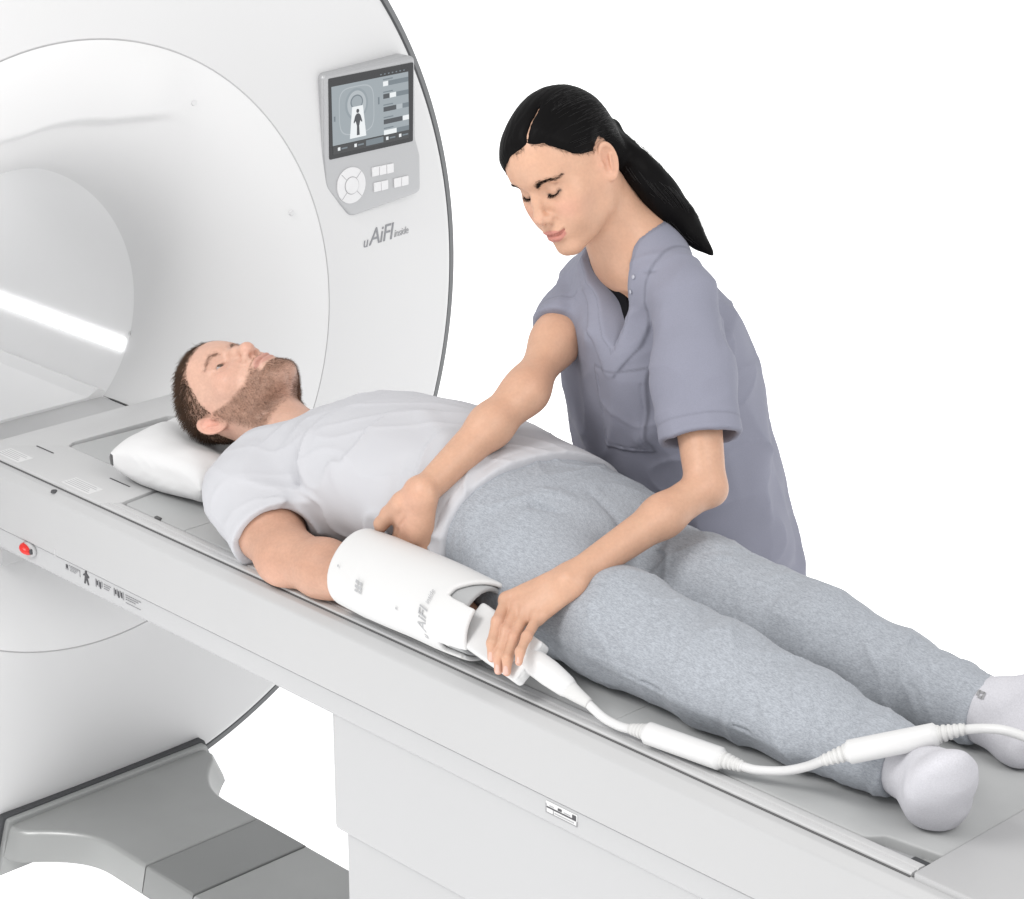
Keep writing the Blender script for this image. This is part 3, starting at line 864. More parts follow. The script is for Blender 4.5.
# ---------------------------------------------------------------- heads
def head_d(L, male):
    """distance to a head in its own frame (x = its right, y = forward, z = up, origin between the ear canals)"""
    X = L.copy(); X[:, 0] = np.abs(X[:, 0])
    S = X
    d = ell(S, (0, .010, .039), (.0730, .0865, .0785)) if male else ell(S, (0, .003, .046), (.0735, .0945, .087))
    d = smin(d, ell(S, (0, .052, .050), (.056, .046, .050)), .03)                       # forehead
    d = smin(d, ell(S, (0, .034, -.022), (.060, .056, .066)), .03)                      # mid face
    d = smin(d, ell(S, (.043, .054, -.014), (.022, .024, .020)), .022)                  # cheek bone
    if male:
        d = smin(d, chain(S, [A3(.054, .004, -.030), A3(.052, .012, -.066), A3(.018, .074, -.096)], [.018, .0165, .016], .01), .022)
        d = smin(d, ell(S, (0, .045, -.066), (.047, .044, .040)), .02)
        d = smin(d, ell(S, (0, .078, -.094), (.020, .0155, .0165)), .016)
        d = smin(d, rc(S, A3(.010, .0875, .030), A3(.046, .074, .032), .0085, .007), .016)      # brow
    else:
        d = smin(d, chain(S, [A3(.050, .004, -.030), A3(.047, .014, -.062), A3(.013, .076, -.095)], [.015, .0135, .0130], .01), .034)
        d = smin(d, ell(S, (0, .046, -.064), (.044, .042, .038)), .02)
        d = smin(d, ell(S, (0, .079, -.094), (.0155, .0140, .0150)), .016)
        d = smin(d, ell(S, (.034, .064, -.040), (.022, .020, .025)), .024)                      # soft cheek
        d = smin(d, rc(S, A3(.012, .0850, .030), A3(.044, .074, .032), .007, .006), .018)
    d = smin(d, ell(S, (0, .0715, -.058), (.026, .0265, .026)), .018)                   # muzzle
    d = smax(d, -ell(S, (.033, .101, .0085), (.021, .0185, .0125)), .020)                # socket
    d = smin(d, ell(S, (.048, -.006, -.012), (.020, .034, .040)), .02)                   # side of the skull under the ear
    d = d + (.0016 if male else .0008) * gmask(S, (.064, .058, .034), (.02, .02, .02))    # temple
    # lids over the eye ball
    e = A3(.0315, .0715, .0090)
    d = smin(d, sph(S, e, .0138), .006)
    if male:
        d = smax(d, -ell(S, e + A3(0, .013, -.0008), (.0138, .010, .0068)), .0022)
        d = smin(d, rc(S, e + A3(-.013, .0115, .0045), e + A3(.014, .0075, .0050), .0020, .0024), .004)
        d = smin(d, rc(S, e + A3(-.011, .0110, -.0055), e + A3(.012, .0080, -.0050), .0017, .0019), .005)
    else:
        t, q = segt(S, e + A3(-.0120, .0110, -.0072), e + A3(.0130, .0070, -.0050))
        d = d + .0016 * np.exp(-(q / .0016) ** 2)                                        # closed lid line
        t, q = segt(S, e + A3(-.012, .0095, .0075), e + A3(.014, .0070, .0085))
        d = d + .0014 * np.exp(-(q / .0020) ** 2)                                        # upper lid fold
    # nose
    g = 1.10 if male else .88
    nz = chain(S, [A3(0, .0835, .022), A3(0, .0965, -.002), A3(0, .1055, -.024)], [.0072 * g, .0082 * g, .0098 * g], .008)
    nz = smin(nz, sph(S, A3(0, .1050 + (.0015 if male else 0), -.0285), .0118 * g), .008)
    nz = smin(nz, ell(S, (.0118 * g, .0955, -.0340), (.0078 * g, .0100, .0080)), .006)
    d = smin(d, nz, .0085)
    d = smax(d, -ell(S, (.0070, .1005, -.0420), (.0038, .0058, .0045)), .003)            # nostril
    # mouth
    up = ell(S, (.0075, .0945, -.0570), (.0145, .0078, .0048)); lo = ell(S, (.0030, .0935, -.0690), (.0155, .0082, .0058))
    f = -.0004 if male else .0002
    d = smin(d, smin(up, lo, .003) - f, .006)
    mz = -.0630 + (0 if male else 1.0) * 2.3 * np.maximum(S[:, 0] - .012, 0) ** 1.35 * .9
    q = np.sqrt((S[:, 2] - mz) ** 2 + (np.maximum(S[:, 0] - .0235, 0)) ** 2)
    front = sstep(.07, .085, S[:, 1])
    d = d + front * .0030 * np.exp(-(q / .0019) ** 2)
    q = np.linalg.norm(S - A3(.0255, .0860, -.0615), axis=1)
    d = d + .0006 * np.exp(-(q / .0045) ** 2)                                            # mouth corner
    q = segt(S, A3(.0005, .0985, -.046), A3(.0005, .0985, -.0535))[1]
    d = d + .0011 * np.exp(-(q / .0026) ** 2)                                            # philtrum
    q = segt(S, A3(.017, .093, -.036), A3(.031, .080, -.058))[1]
    d = d + (.0012 if male else .0016) * np.exp(-(q / .0040) ** 2)                        # smile fold
    # ears
    ca, sa = math.cos(.22), math.sin(.22)
    RT = np.array([[.90, -.43, 0], [.43, .90, 0], [0, 0, 1]]) @ np.array([[1, 0, 0], [0, ca, -sa], [0, sa, ca]])
    c = A3(.0760, -.009, .002)
    q = (S - c) @ RT
    qq = np.c_[q[:, 0], q[:, 1] * (1 + 3.0 * np.clip(-q[:, 2], 0, .03)), q[:, 2]]
    er = ell(qq, (0, 0, 0), (.0062, .0165, .0305))
    d = smin(d, er, .006)
    d = smax(d, -ell(qq, (.0070, .0005, .0030), (.0072, .0105, .0215)), .0025)
    hel = np.sqrt((np.sqrt((qq[:, 1] / .0150) ** 2 + (qq[:, 2] / .0285) ** 2) - 1) ** 2 * .018 ** 2 + (qq[:, 0] - .0042) ** 2) - .0030
    hel = np.where(qq[:, 1] > .010, hel + (qq[:, 1] - .010) * .8, hel)
    er = hel
    er = smin(er, rc(qq, A3(.0035, -.004, -.014), A3(.0035, -.0055, .010), .0028, .0022), .0035)   # inner fold
    er = smin(er, ell(qq, (.0030, .0105, -.003), (.0030, .0035, .0060)), .003)                      # tragus
    er = smin(er, ell(qq, (.0015, .0030, -.0235), (.0045, .0085, .0080)), .004)                     # lobe
    d = smin(d, er, .0025)
    return d

def gmask(L, c, s):
    q = (L - np.asarray(c, float)) / np.asarray(s, float)
    return np.exp(-(q * q).sum(1))

def lip_mask(L, male):
    x = np.abs(L[:, 0])
    mz = -.0630
    upper = -.0523 - .0055 * np.clip(x / .0245, 0, 1) ** 2 - .0006 * np.exp(-(x / .003) ** 2)
    lower = -.0758 + .0095 * np.clip(x / .0245, 0, 1) ** 2.4
    m = sstep(-.0008, .0012, upper - L[:, 2]) * sstep(-.0008, .0012, L[:, 2] - lower)
    return m * sstep(.0262, .0235, x) * sstep(.075, .083, L[:, 1])
# ================================================================ skin, hair and cloth materials
M['skin_f'] = material('warm_light_skin', (.5, .33, .25), .46, .40, attr='tint', sss=.06, bump=[(900, .12, ONE), (140, .10, ONE)], var=[(40, .04, ONE), (220, .035, ONE)])
M['skin_m'] = material('fair_ruddy_skin', (.52, .34, .27), .46, .40, attr='tint', sss=.06, bump=[(900, .14, ONE), (140, .10, ONE)], var=[(40, .05, ONE), (220, .05, ONE)])
M['hair_black'] = material('black_hair', (.0034, .0031, .0033), .50, .06, bump=(500, .25, (1, 1, .08)))
M['hair_brown'] = material('brown_hair', (.060, .030, .015), .45, .35, var=(60, .35, ONE))
M['hair_beard'] = material('brown_beard_hair', (.165, .090, .055), .5, .3, var=(80, .35, ONE))
M['scrub'] = material('grey_lilac_scrub_cotton', (.226, .231, .285), .78, .15, bump=[(1700, .22, (1, 1, .5)), (26, .25, ONE), (7, .30, (1, 1, .45), .008)], var=[(5, .04, ONE), (900, .05, ONE)], sheen=.06, attr='tint')
M['hair_gloss'] = material('glossy_black_hair_strand', (.010, .0095, .010), .34, .40)
M['scrub_dark'] = material('grey_lilac_scrub_thread', (.10, .103, .145), .8, .1)
M['scrub_pants'] = material('grey_lilac_trouser_cotton', (.19, .195, .265), .8, .12, bump=(900, .15, ONE))
M['black_cloth'] = material('black_undershirt', (.008, .008, .010), .8, .1)
M['shoe'] = material('white_clog', (.6, .6, .6), .5, .3)
M['snap'] = material('pearl_snap', (.36, .37, .42), .3, .5)
M['nail'] = material('pink_nail', (.60, .40, .34), .25, .6)

SKF = A3(.520, .306, .208)
def skin_tint(P, base, seed):
    n = vnoise(P, 30, seed) * .5 + vnoise(P, 90, seed + 1) * .3
    c = np.repeat(base[None], len(P), 0)
    c = c * (1 + .060 * n[:, None] * A3(.5, 1, 1.15))
    return c
def mixc(c, m, col): return c + m[:, None] * (np.asarray(col, float) - c)

# ================================================================ hand from joint positions
def hand_d(P, W, K, fingers, thumb, nback, k=1.0, wr=.0215):
    """W wrist, K four knuckles (index to little), fingers: lists of joints after the knuckle, nback: back-of-hand normal"""
    nb = nrm(nback)
    d = None
    rk = [.0112, .0115, .0108, .0098]
    for i in range(4):
        side = (1.5 - i) * .0075 * k
        s = nrm(K[0] - K[3])
        e = frc(P, W + s * side, K[i], nb, .0150 * k, rk[i] * k * 1.12, .80)
        d = e if d is None else smin(d, e, .010 * k)
    mid = (K[1] + K[2]) / 2
    d = smin(d, frc(P, W, W * .25 + mid * .75, nb, wr * k, .026 * k, .50), .012 * k)
    rr = [(.0088, .0080, .0072, .0060), (.0090, .0082, .0073, .0061), (.0086, .0078, .0070, .0059), (.0078, .0070, .0063, .0053)]
    fing = None
    for i in range(4):
        pts = [K[i]] + list(fingers[i])
        r = [x * k for x in rr[i]]
        e = chain(P, pts, r[:len(pts)], .004 * k)
        for j, q in enumerate(pts[1:-1]):            # knuckle swell on the back of each joint
            e = e - .0007 * k * np.exp(-(((P - q) ** 2).sum(1)) / (.008 * k) ** 2)
        fing = e if fing is None else smin(fing, e, .0008 * k)
    d = smin(d, fing, .007 * k)
    if thumb is not None:
        d = smin(d, chain(P, thumb, [x * k for x in (.0155, .0115, .0098, .0068)][:len(thumb)], .006 * k), .010 * k)
    for i in range(4):                               # knuckle bumps and tendons
        d = d - .0016 * k * np.exp(-(((P - K[i] - nb * .010 * k) ** 2).sum(1)) / (.0075 * k) ** 2)
        q = segt(P, W + nb * .012 * k, K[i] + nb * .010 * k)[1]
        d = d - .0008 * k * np.exp(-(q / (.0035 * k)) ** 2)
    return d

def nail_mesh(name, base, tip, nb, k, mat, parent, r=.0052):
    """a small curved plate on the back of a finger end"""
    a = nrm(tip - base); n = nrm(nb - a * (nb @ a)); s = np.cross(a, n)
    U = np.linspace(-1, 1, 7); T = np.linspace(0, 1, 6)
    P = np.zeros((7, 6, 3))
    for i, u in enumerate(U):
        for j, t in enumerate(T):
            w = .0048 * k * (1 - .25 * (2 * t - 1) ** 4) * (1 if t < .85 else .86)
            P[i, j] = tip - a * (.0085 - .0125 * t) * k + s * u * w + n * (r * k + .0009 * k - .0030 * k * u * u - .0008 * k * t)
    return grid_mesh(name, P, mat, parent)

# ================================================================ the nurse
def build_nurse():
    fj = nrm
    s = .885
    R = np.array([[-.9600, .0763, -.2694], [.0296, -.9290, -.3688], [-.2785, -.3621, .8896]])
    H = A3(-.049, .119, 1.4605)
    toL = lambda P: (P - H) @ R / s
    toW = lambda L: (np.asarray(L, float) * s) @ R.T + H
    SL, EL, WL = A3(.108, .190, 1.290), A3(.247, .090, 1.065), A3(.221, -.155, .985)
    SR, ER, WR = A3(-.153, .268, 1.246), A3(-.068, .045, 1.140), A3(-.067, -.165, 1.032)
    O = A3(-.018, .425, .88); NB = A3(-.010, .212, 1.335)
    Ax = nrm(NB - O); Lx = SL - SR; Lx = nrm(Lx - Ax * (Lx @ Ax)); Fx = np.cross(Lx, Ax)
    B = np.stack([Lx, Fx, Ax], 1)
    loc = lambda P: (P - O) @ B
    TA = float((NB - O) @ Ax)
    ha = A3(-.30, -.12, 0, .10, .20, .30, .38, .43, .47)
    hw = A3(.150, .160, .170, .173, .170, .164, .152, .120, .076)
    hf = A3(.22, .215, .20, .185, .170, .155, .137, .118, .090)
    hb = A3(.066, .076, .085, .090, .095, .099, .094, .076, .046)
    def torso(P, grow=0.0, frontk=1.0):
        q = loc(P); a = q[:, 2]
        w = np.interp(a, ha, hw) + grow; f = np.interp(a, ha, hf) * frontk + grow; b = np.interp(a, ha, hb) + grow
        c = (f - b) / 2; h = (f + b) / 2
        x = np.abs(q[:, 0]) / w; y = np.abs(q[:, 1] - c) / h
        k = (x ** 2.25 + y ** 2.25) ** (1 / 2.25)
        d = (k - 1) * np.minimum(w, h) * .9
        top = a - (.488 - .42 * np.maximum(np.abs(q[:, 0]) - .05, 0) - .25 * np.maximum(q[:, 1], 0)) - grow
        return smax(d, top, .05)
    # ---- skin
    neck0 = toW((0, -.022, -.055)); neck1 = NB + Fx * .005
    def chest(P):
        d = smin(torso(P, -.013, .78), rc(P, NB, SL, .050, .042), .03)
        return smin(d, rc(P, NB, SR, .050, .042), .03)
    def head_skin(P):
        L = toL(P)
        d = head_d(L, False) * s
        n = rc(P, neck0, neck1, .0490, .0540)
        d = smin(d, n, .018)
        t1 = toW((-.052, -.020, -.045)); t2 = NB + Fx * .052 + Lx * .006
        d = d - .0032 * np.exp(-(segt(P, t1, t2)[1] / .0085) ** 2)            # neck muscle on the near side
        c = chest(P)
        t3 = NB + Fx * .075 - Ax * .03 + Lx * .012; t4 = NB + Lx * .12 + Fx * .03 - Ax * .005
        c = c - .0030 * np.exp(-(segt(P, t3, t4)[1] / .009) ** 2)             # collar bone
        d = smin(d, c, .035)
        return np.maximum(d, .27 - loc(P)[:, 2])
    lo, hi = A3(-.21, -.02, 1.10), A3(.21, .36, 1.62)
    V, F = surface(head_skin, lo, hi, .0017)
    L = toL(V)
    c = skin_tint(V, SKF, 3)
    X = np.abs(L[:, 0])
    S = np.c_[X, L[:, 1:]]
    c = mixc(c, .55 * gmask(S, (.042, .070, -.026), (.020, .03, .018)), A3(.56, .265, .20))
    c = mixc(c, .30 * gmask(S, (.0, .112, -.030), (.014, .014, .012)), A3(.60, .31, .235))
    c = mixc(c, .35 * gmask(S, (.074, -.008, .0), (.012, .02, .035)), A3(.60, .30, .22))
    c = mixc(c, .85 * lip_mask(L, False), A3(.42, .155, .130))
    e = A3(.0315, .0715, .0090)
    q = segt(S, e + A3(-.0120, .0118, -.0072), e + A3(.0140, .0070, -.0045))[1]
    c = mixc(c, np.exp(-(q / .0023) ** 2), A3(.014, .010, .009))         # lash roots
    q = segt(S, e + A3(-.012, .0095, .0072), e + A3(.014, .0070, .0085))[1]
    c = mixc(c, .45 * np.exp(-(q / .0022) ** 2), A3(.26, .13, .085))
    q = polyline_dist(S, [A3(.013, .090, .0270), A3(.030, .087, .0325), A3(.048, .073, .0315)])
    c = mixc(c, .80 * np.exp(-(q / (.0046 - .0022 * sstep(.025, .052, S[:, 0]))) ** 2), A3(.045, .030, .025))         # brow tint
    c = mixc(c, .5 * sstep(-.004, .010, L[:, 2] - hairline(L)) * sstep(.003, .006, np.abs(L[:, 0] + .028)), A3(.20, .12, .09))
    head = (V, F, c)
    headV, headF = V, F
    # ---- arms with hands
    kL = [A3(.154, -.205, .952), A3(.174, -.206, .947), A3(.191, -.206, .945), A3(.212, -.203, .944)]
    fL = [[A3(.179, -.247, .941), A3(.193, -.270, .921), A3(.199, -.276, .903)],
          [A3(.196, -.247, .932), A3(.208, -.271, .909), A3(.213, -.277, .890)],
          [A3(.211, -.247, .928), A3(.224, -.271, .909), A3(.229, -.277, .893)],
          [A3(.234, -.245, .936), A3(.245, -.268, .925), A3(.250, -.275, .914)]]
    nL = nrm(np.cross(kL[0] - kL[3], kL[1] - WL)); nL = nL if nL[2] > 0 else -nL
    thL = [WL + A3(-.022, -.012, -.012), A3(.158, -.172, .938), A3(.146, -.188, .918), A3(.142, -.198, .902)]
    # keep every fingertip just off the near face of the connector
    def arm_left(P):
        d = chain(P, [SL, SL * .45 + EL * .55, EL], [.039, .0345, .0285], .02)
        fa = EL * .68 + WL * .32
        d2 = smin(rc(P, EL, fa, .0265, .0275), rc(P, fa, WL, .0275, .0205), .02)
        d = smin(d, d2, .012)
        d = d - .0025 * np.exp(-(np.linalg.norm(P - (EL + A3(.022, .014, -.016)), axis=1) / .022) ** 2)
        h = hand_d(P, WL, kL, fL, thL, nL, .98, .0215)
        d = smin(d, h, .014)
        d = d - .0012 * np.exp(-(np.linalg.norm(P - (WL + nL * .017 + nrm(kL[3] - kL[0]) * .012), axis=1) / .008) ** 2)
        return d
    V1, F1 = surface(arm_left, A3(.03, -.32, .84), A3(.33, .27, 1.37), .0017)
    kR = [A3(-.122, -.158, .946), A3(-.104, -.160, .943), A3(-.085, -.160, .945), A3(-.068, -.156, .950)]
    fR = [[k + A3(.002, .006, -.034), k + A3(.004, .006, -.054), k + A3(.004, .002, -.066)] for k in kR]
    nR = nrm(np.cross(kR[0] - kR[3], kR[1] - WR)); nR = nR if nR[1] > 0 else -nR
    thR = [WR + A3(-.026, -.012, -.014), A3(-.124, -.175, .990), A3(-.138, -.178, .972), A3(-.144, -.176, .958)]
    def arm_right(P):
        d = chain(P, [SR, SR * .45 + ER * .55, ER], [.034, .0290, .0280], .045)
        fa = ER * .66 + WR * .34
        d = smin(d, smin(rc(P, ER, fa, .0300, .0300), rc(P, fa, WR, .0300, .0205), .02), .03)
        h = hand_d(P, WR, kR, fR, thR, nR, 1.02, .0235)
        h = smin(h, ell(P, WR * .55 + kR[0] * .45 + A3(.002, -.010, .0), (.017, .013, .024)), .012)    # thenar
        h = smin(h, ell(P, WR * .5 + kR[3] * .5 + A3(-.002, -.010, 0), (.014, .012, .028)), .012)
        q = polyline_dist(P, [WR + A3(-.002, -.024, -.020), WR * .6 + kR[1] * .4 + A3(.002, -.022, 0), kR[0] + A3(.010, -.016, .012)])
        h = h + .0018 * np.exp(-(q / .0026) ** 2)
        d = smin(d, h, .014)
        return d
    V2, F2 = surface(arm_right, A3(-.26, -.24, .84), A3(.0, .36, 1.34), .0017)
    def arm_tint(V, tips, kn, W, E, seed):
        c = skin_tint(V, SKF, seed)
        for t in tips: c = mixc(c, .40 * gmask(V, t, (.011,) * 3), A3(.60, .30, .23))
        for k in kn: c = mixc(c, .22 * gmask(V, k, (.012,) * 3), A3(.56, .29, .22))
        c = mixc(c, .25 * gmask(V, E, (.03,) * 3), A3(.54, .29, .21))
        return c
    cL = arm_tint(V1, [f[-1] for f in fL], kL + [f[0] for f in fL], WL, EL, 5)
    cR = arm_tint(V2, [thR[-1]], kR, WR, ER, 6)
    for w in (.0, .5):
        m = gmask(V2, WR * (1 - w) + kR[1] * w + A3(0, -.02, 0), (.03, .02, .03))
        cR = mixc(cR, .22 * m, A3(.60, .31, .235))
    # ---- hidden trunk and legs (coarse, under the clothes)
    hipL, hipR = O + Lx * .070 - A3(0, 0, .02), O - Lx * .070 - A3(0, 0, .02)
    footL, footR = A3(.10, .47, .07), A3(-.10, .50, .07)
    kneeL, kneeR = A3(.10, .435, .46), A3(-.10, .45, .46)
    def trunk(P):
        d = torso(P, -.045, .55)
        d = np.maximum(d, loc(P)[:, 2] - .33)
        for h, k, f in ((hipL, kneeL, footL), (hipR, kneeR, footR)):
            d = smin(d, chain(P, [h, k, f], [.042, .046, .036], .02), .02)
        return d
    V3, F3 = surface(trunk, A3(-.30, .10, .0), A3(.30, .62, 1.30), .010)
    nurse = sdf_obj('person', [head, (V1, F1, cL), (V2, F2, cR), (V3, F3, skin_tint(V3, SKF, 9))], M['skin_f'])
    tag(nurse, 'woman in grey-lilac scrub top with black ponytail bending over the patient', 'person')
    # ---- nails on the visible hand
    for i, f in enumerate(fL):
        b_ = f[-2] * .5 + f[-3] * .5
        nail_mesh('fingernail', f[-2], f[-1], nL * .25 + A3(.42, -.80, .25), .93 * (1 if i < 3 else .85), M['nail'], nurse, r=.0064)
    # ---- scrub top
    apex = loc(A3(.020, .130, 1.207)[None])[0]
    aA = apex[2]
    slL = SL + (EL - SL) * .74; slR = SR + (ER - SR) * .48
    dirL, dirR = nrm(EL - SL), nrm(ER - SR)
    def vneck(P):
        q = loc(P)
        u = (q[:, 2] - aA) / (TA - aA)
        w = .004 + .074 * np.clip(u, -.5, 1.3) ** .85 if False else .054 * np.sign(u) * np.abs(np.clip(u, -.6, 1.0)) ** .95
        l0 = apex[0] * (1 - np.clip(u, 0, 1)) + .004
        dv = (np.abs(q[:, 0] - l0) - w) * .9
        dv = smax(dv, -(q[:, 1] - .012), .05)
        nk = rc(P, NB + Ax * .012, NB + (neck0 - NB) * 2.0, .056, .070)
        return smin(dv, nk, .01)
    pk = [loc(A3(*p)[None])[0] for p in ((.045, .125, 1.19), (.125, .15, 1.16), (.11, .17, 1.06), (.02, .15, 1.08))]
    def body_cloth(P):
        d = torso(P)
        d = smin(d, rc(P, NB, SL, .050, .046), .05)
        d = smin(d, rc(P, NB, SR, .050, .046), .05)
        mL = SL + (EL - SL) * .40; mR = SR + (ER - SR) * .40
        sl = smin(rc(P, SL, mL, .046, .053), frc(P, mL, slL + dirL * .04, A3(.55, -.83, 0), .054, .059, .70), .03)
        sr = smin(rc(P, SR, mR, .043, .043), frc(P, mR, slR + dirR * .04, A3(-.8, -.2, .5), .041, .042, .85), .03)
        sl = smax(sl, (P - slL) @ dirL, .004); sr = smax(sr, (P - slR) @ dirR, .004)
        d = smin(d, sl, .010); d = smin(d, sr, .010)
        return d
    SEAMS = ([A3(.045, .135, 1.322), A3(.090, .160, 1.330), A3(.130, .215, 1.318)], [A3(.130, .215, 1.318), A3(.150, .235, 1.26), A3(.152, .24, 1.18)])
    def scrub(P):
        d = body_cloth(P)
        q = loc(P)
        # drape: long soft folds running down from the bust and shoulder
        ang = q[:, 0] * 34 + 5.5 * q[:, 2] + 1.3 * vnoise(q, 6, 4)
        fr = sstep(.30, .10, q[:, 2])
        d = d - (.0050 * np.sin(ang) + .0025 * np.sin(2.1 * ang + 1)) * fr
        d = d - .0012 * vnoise(P, 22, 8) - .0028 * vnoise(P, 9, 2) - .0042 * wrinkle(q, (1, .3, .25), 12, 5, 19) - .0022 * wrinkle(q, (.7, .2, -.7), 20, 9, 23)
        for a_, b_, c_, amp, w in (((.040, .12, 1.30), (.075, .115, 1.20), (.085, .12, 1.08), .007, .014),
                                   ((.075, .13, 1.29), (.120, .115, 1.20), (.130, .125, 1.14), -.008, .010),
                                   ((-.030, .12, 1.25), (-.045, .12, 1.15), (-.060, .14, 1.03), .007, .016),
                                   ((-.070, .145, 1.25), (-.085, .145, 1.16), (-.090, .165, 1.05), -.006, .014),
                                   ((.150, .20, 1.17), (.165, .23, 1.08), (.165, .27, .98), .006, .016),
                                   ((.10, .18, 1.12), (.05, .14, 1.05), (-.02, .13, 1.00), .007, .016),
                                   ((.13, .17, 1.08), (.08, .14, .99), (.02, .15, .93), -.008, .016),
                                   ((.205, .160, 1.13), (.190, .185, 1.20), (.160, .215, 1.26), .0050, .007), ((.215, .145, 1.13), (.205, .165, 1.19), (.180, .19, 1.25), -.0045, .006), ((.165, .105, 1.13), (.150, .115, 1.20), (.125, .13, 1.27), .004, .008),
                                   ((.220, .14, 1.17), (.205, .155, 1.22), (.190, .18, 1.27), -.003, .008)):
            d = d - crease(P, [a_, b_, c_], amp, w)
        v = vneck(P)
        band = sstep(.034, .031, v) * sstep(-.004, .0, v)
        d = d - .0022 * band * sstep(aA - .045, aA - .030, q[:, 2])
        # pocket: a raised flat patch on the left chest
        pu = q[:, 0]; pa = q[:, 2]
        pin = np.maximum(np.abs(pu - .070) - .046, np.abs(pa - .325 - .10 * (pu - .07)) - .068)
        pin = np.where(q[:, 1] > 0, pin, 1.0)
        d = d - .0026 * sstep(.0015, -.0015, pin)
        d = d + .0020 * np.exp(-((pin + .006) / .0012) ** 2) * sstep(.0, -.004, pa - .380)
        # shoulder seams and sleeve seam
        for pts in SEAMS:
            d = d + crease(P, pts, .0022, .0022)
        # hems: stitched band at the sleeve ends
        for e_, dr in ((slL, dirL), (slR, dirR)):
            h = -((P - e_) @ dr)
            near = np.exp(-(np.linalg.norm(P - e_, axis=1) / .10) ** 4)
            d = d + .0014 * np.exp(-((h - .020) / .0016) ** 2) * near
        # openings
        d = smax(d, -np.maximum(v, -(d + .030)), .003)
        d = smax(d, -frc(P, SL + (EL - SL) * .45, slL + dirL * .05, A3(.55, -.83, 0), .044, .0545, .72), .002)
        d = smax(d, -rc(P, SR + (ER - SR) * .25, slR + dirR * .05, .026, .0355), .003)
        d = smax(d, -(q[:, 2] + .20), .004)
        return d
    V, F = surface(scrub, A3(-.34, .02, .66), A3(.36, .62, 1.43), .0027)
    V = relax(V, F, 2, .4)
    top = np_mesh('scrub_top', V, F, M['scrub'], nurse)
    # sewn threads: neckband, pocket, sleeve hems, shoulder seams
    q = loc(V); v = vneck(V)
    m = (.75 * np.exp(-((v - .0325) / .0016) ** 2) + .5 * np.exp(-((v - .004) / .0012) ** 2)) * sstep(aA - .040, aA - .034, q[:, 2])
    pin = np.maximum(np.abs(q[:, 0] - .070) - .046, np.abs(q[:, 2] - .325 - .10 * (q[:, 0] - .07)) - .068)
    m = m + np.where(q[:, 1] > .03, .85 * np.exp(-(pin / .0018) ** 2) * (np.linalg.norm(V - SL, axis=1) > .07), 0)
    for e_, dr in ((slL, dirL), (slR, dirR)):
        h = -((V - e_) @ dr)
        m = m + .4 * np.exp(-((h - .020) / .0016) ** 2) * (np.linalg.norm(V - e_, axis=1) < .075)
    for pts in SEAMS: m = m + .55 * np.exp(-(polyline_dist(V, pts) / .0018) ** 2)
    set_color(top, np.clip(1 - .38 * np.clip(m, 0, 1), .3, 1)[:, None] * A3(.226, .231, .285)[None])
    # undershirt seen in the neck opening
    def under(P):
        q = loc(P)
        d = np.abs(chest(P) - .004) - .0022
        u = (q[:, 2] - aA)
        line = u - (.004 + 1.5 * np.maximum(-(q[:, 0] - apex[0]) - .002, -.05))
        d = smax(d, line, .002)
        d = np.maximum(d, -(q[:, 1] - .03)); d = np.maximum(d, .24 - q[:, 2]); d = np.maximum(d, np.abs(q[:, 0]) - .09)
        return d
    V, F = surface(under, A3(-.15, .03, 1.10), A3(.13, .25, 1.36), .0020)
    if len(V): np_mesh('undershirt', V, F, M['black_cloth'], nurse)
    # snaps and dark fold at the near shoulder
    for p in (A3(.052, .136, 1.318), A3(.060, .118, 1.290)):
        g = 1e-4
        for _ in range(6):
            dd = scrub(p[None])[0]
            gr = np.array([scrub((p + g * e)[None])[0] - dd for e in np.eye(3)]) / g
            p = p - dd * gr / (gr @ gr + 1e-9)
        n = nrm(gr)
        bm = bmesh.new()
        bmesh.ops.create_uvsphere(bm, u_segments=14, v_segments=8, radius=.0032)
        for v in bm.verts: v.co.z *= .4
        q_ = Vector(n).to_track_quat('Z', 'Y')
        bmesh.ops.rotate(bm, verts=bm.verts, matrix=q_.to_matrix())
        bmesh.ops.translate(bm, verts=bm.verts, vec=Vector(p + n * .0008))
        bm_obj('snap_button', bm, M['snap'], nurse, smooth=True)
    # trousers and clogs (behind the table)
    def pants(P):
        d = torso(P, -.050, .55)
        d = np.maximum(d, loc(P)[:, 2] + .12)
        for h, k, f in ((hipL, kneeL, footL), (hipR, kneeR, footR)):
            d = smin(d, chain(P, [h, k, f + A3(0, 0, .03)], [.052, .066, .072], .02), .03)
        d = d - .004 * vnoise(P, 14, 5)
        return np.maximum(d, .045 - P[:, 2])
    V, F = surface(pants, A3(-.32, .14, .0), A3(.32, .68, .98), .008)
    np_mesh('scrub_trousers', V, F, M['scrub_pants'], nurse)
    for f in (footL, footR):
        V, F = surface(lambda P: np.maximum(smin(rc(P, A3(f[0], f[1] + .03, .040), A3(f[0], f[1] - .13, .034), .040, .043), sph(P, A3(f[0], f[1] + .02, .06), .044), .03), .001 - P[:, 2]), f + A3(-.08, -.22, -.09), f + A3(.08, .12, .06), .005)
        np_mesh('clog', V, F, M['shoe'], nurse)
    # ---- hair
    G = A3(0, -.112, .012)                       # where the hair is tied
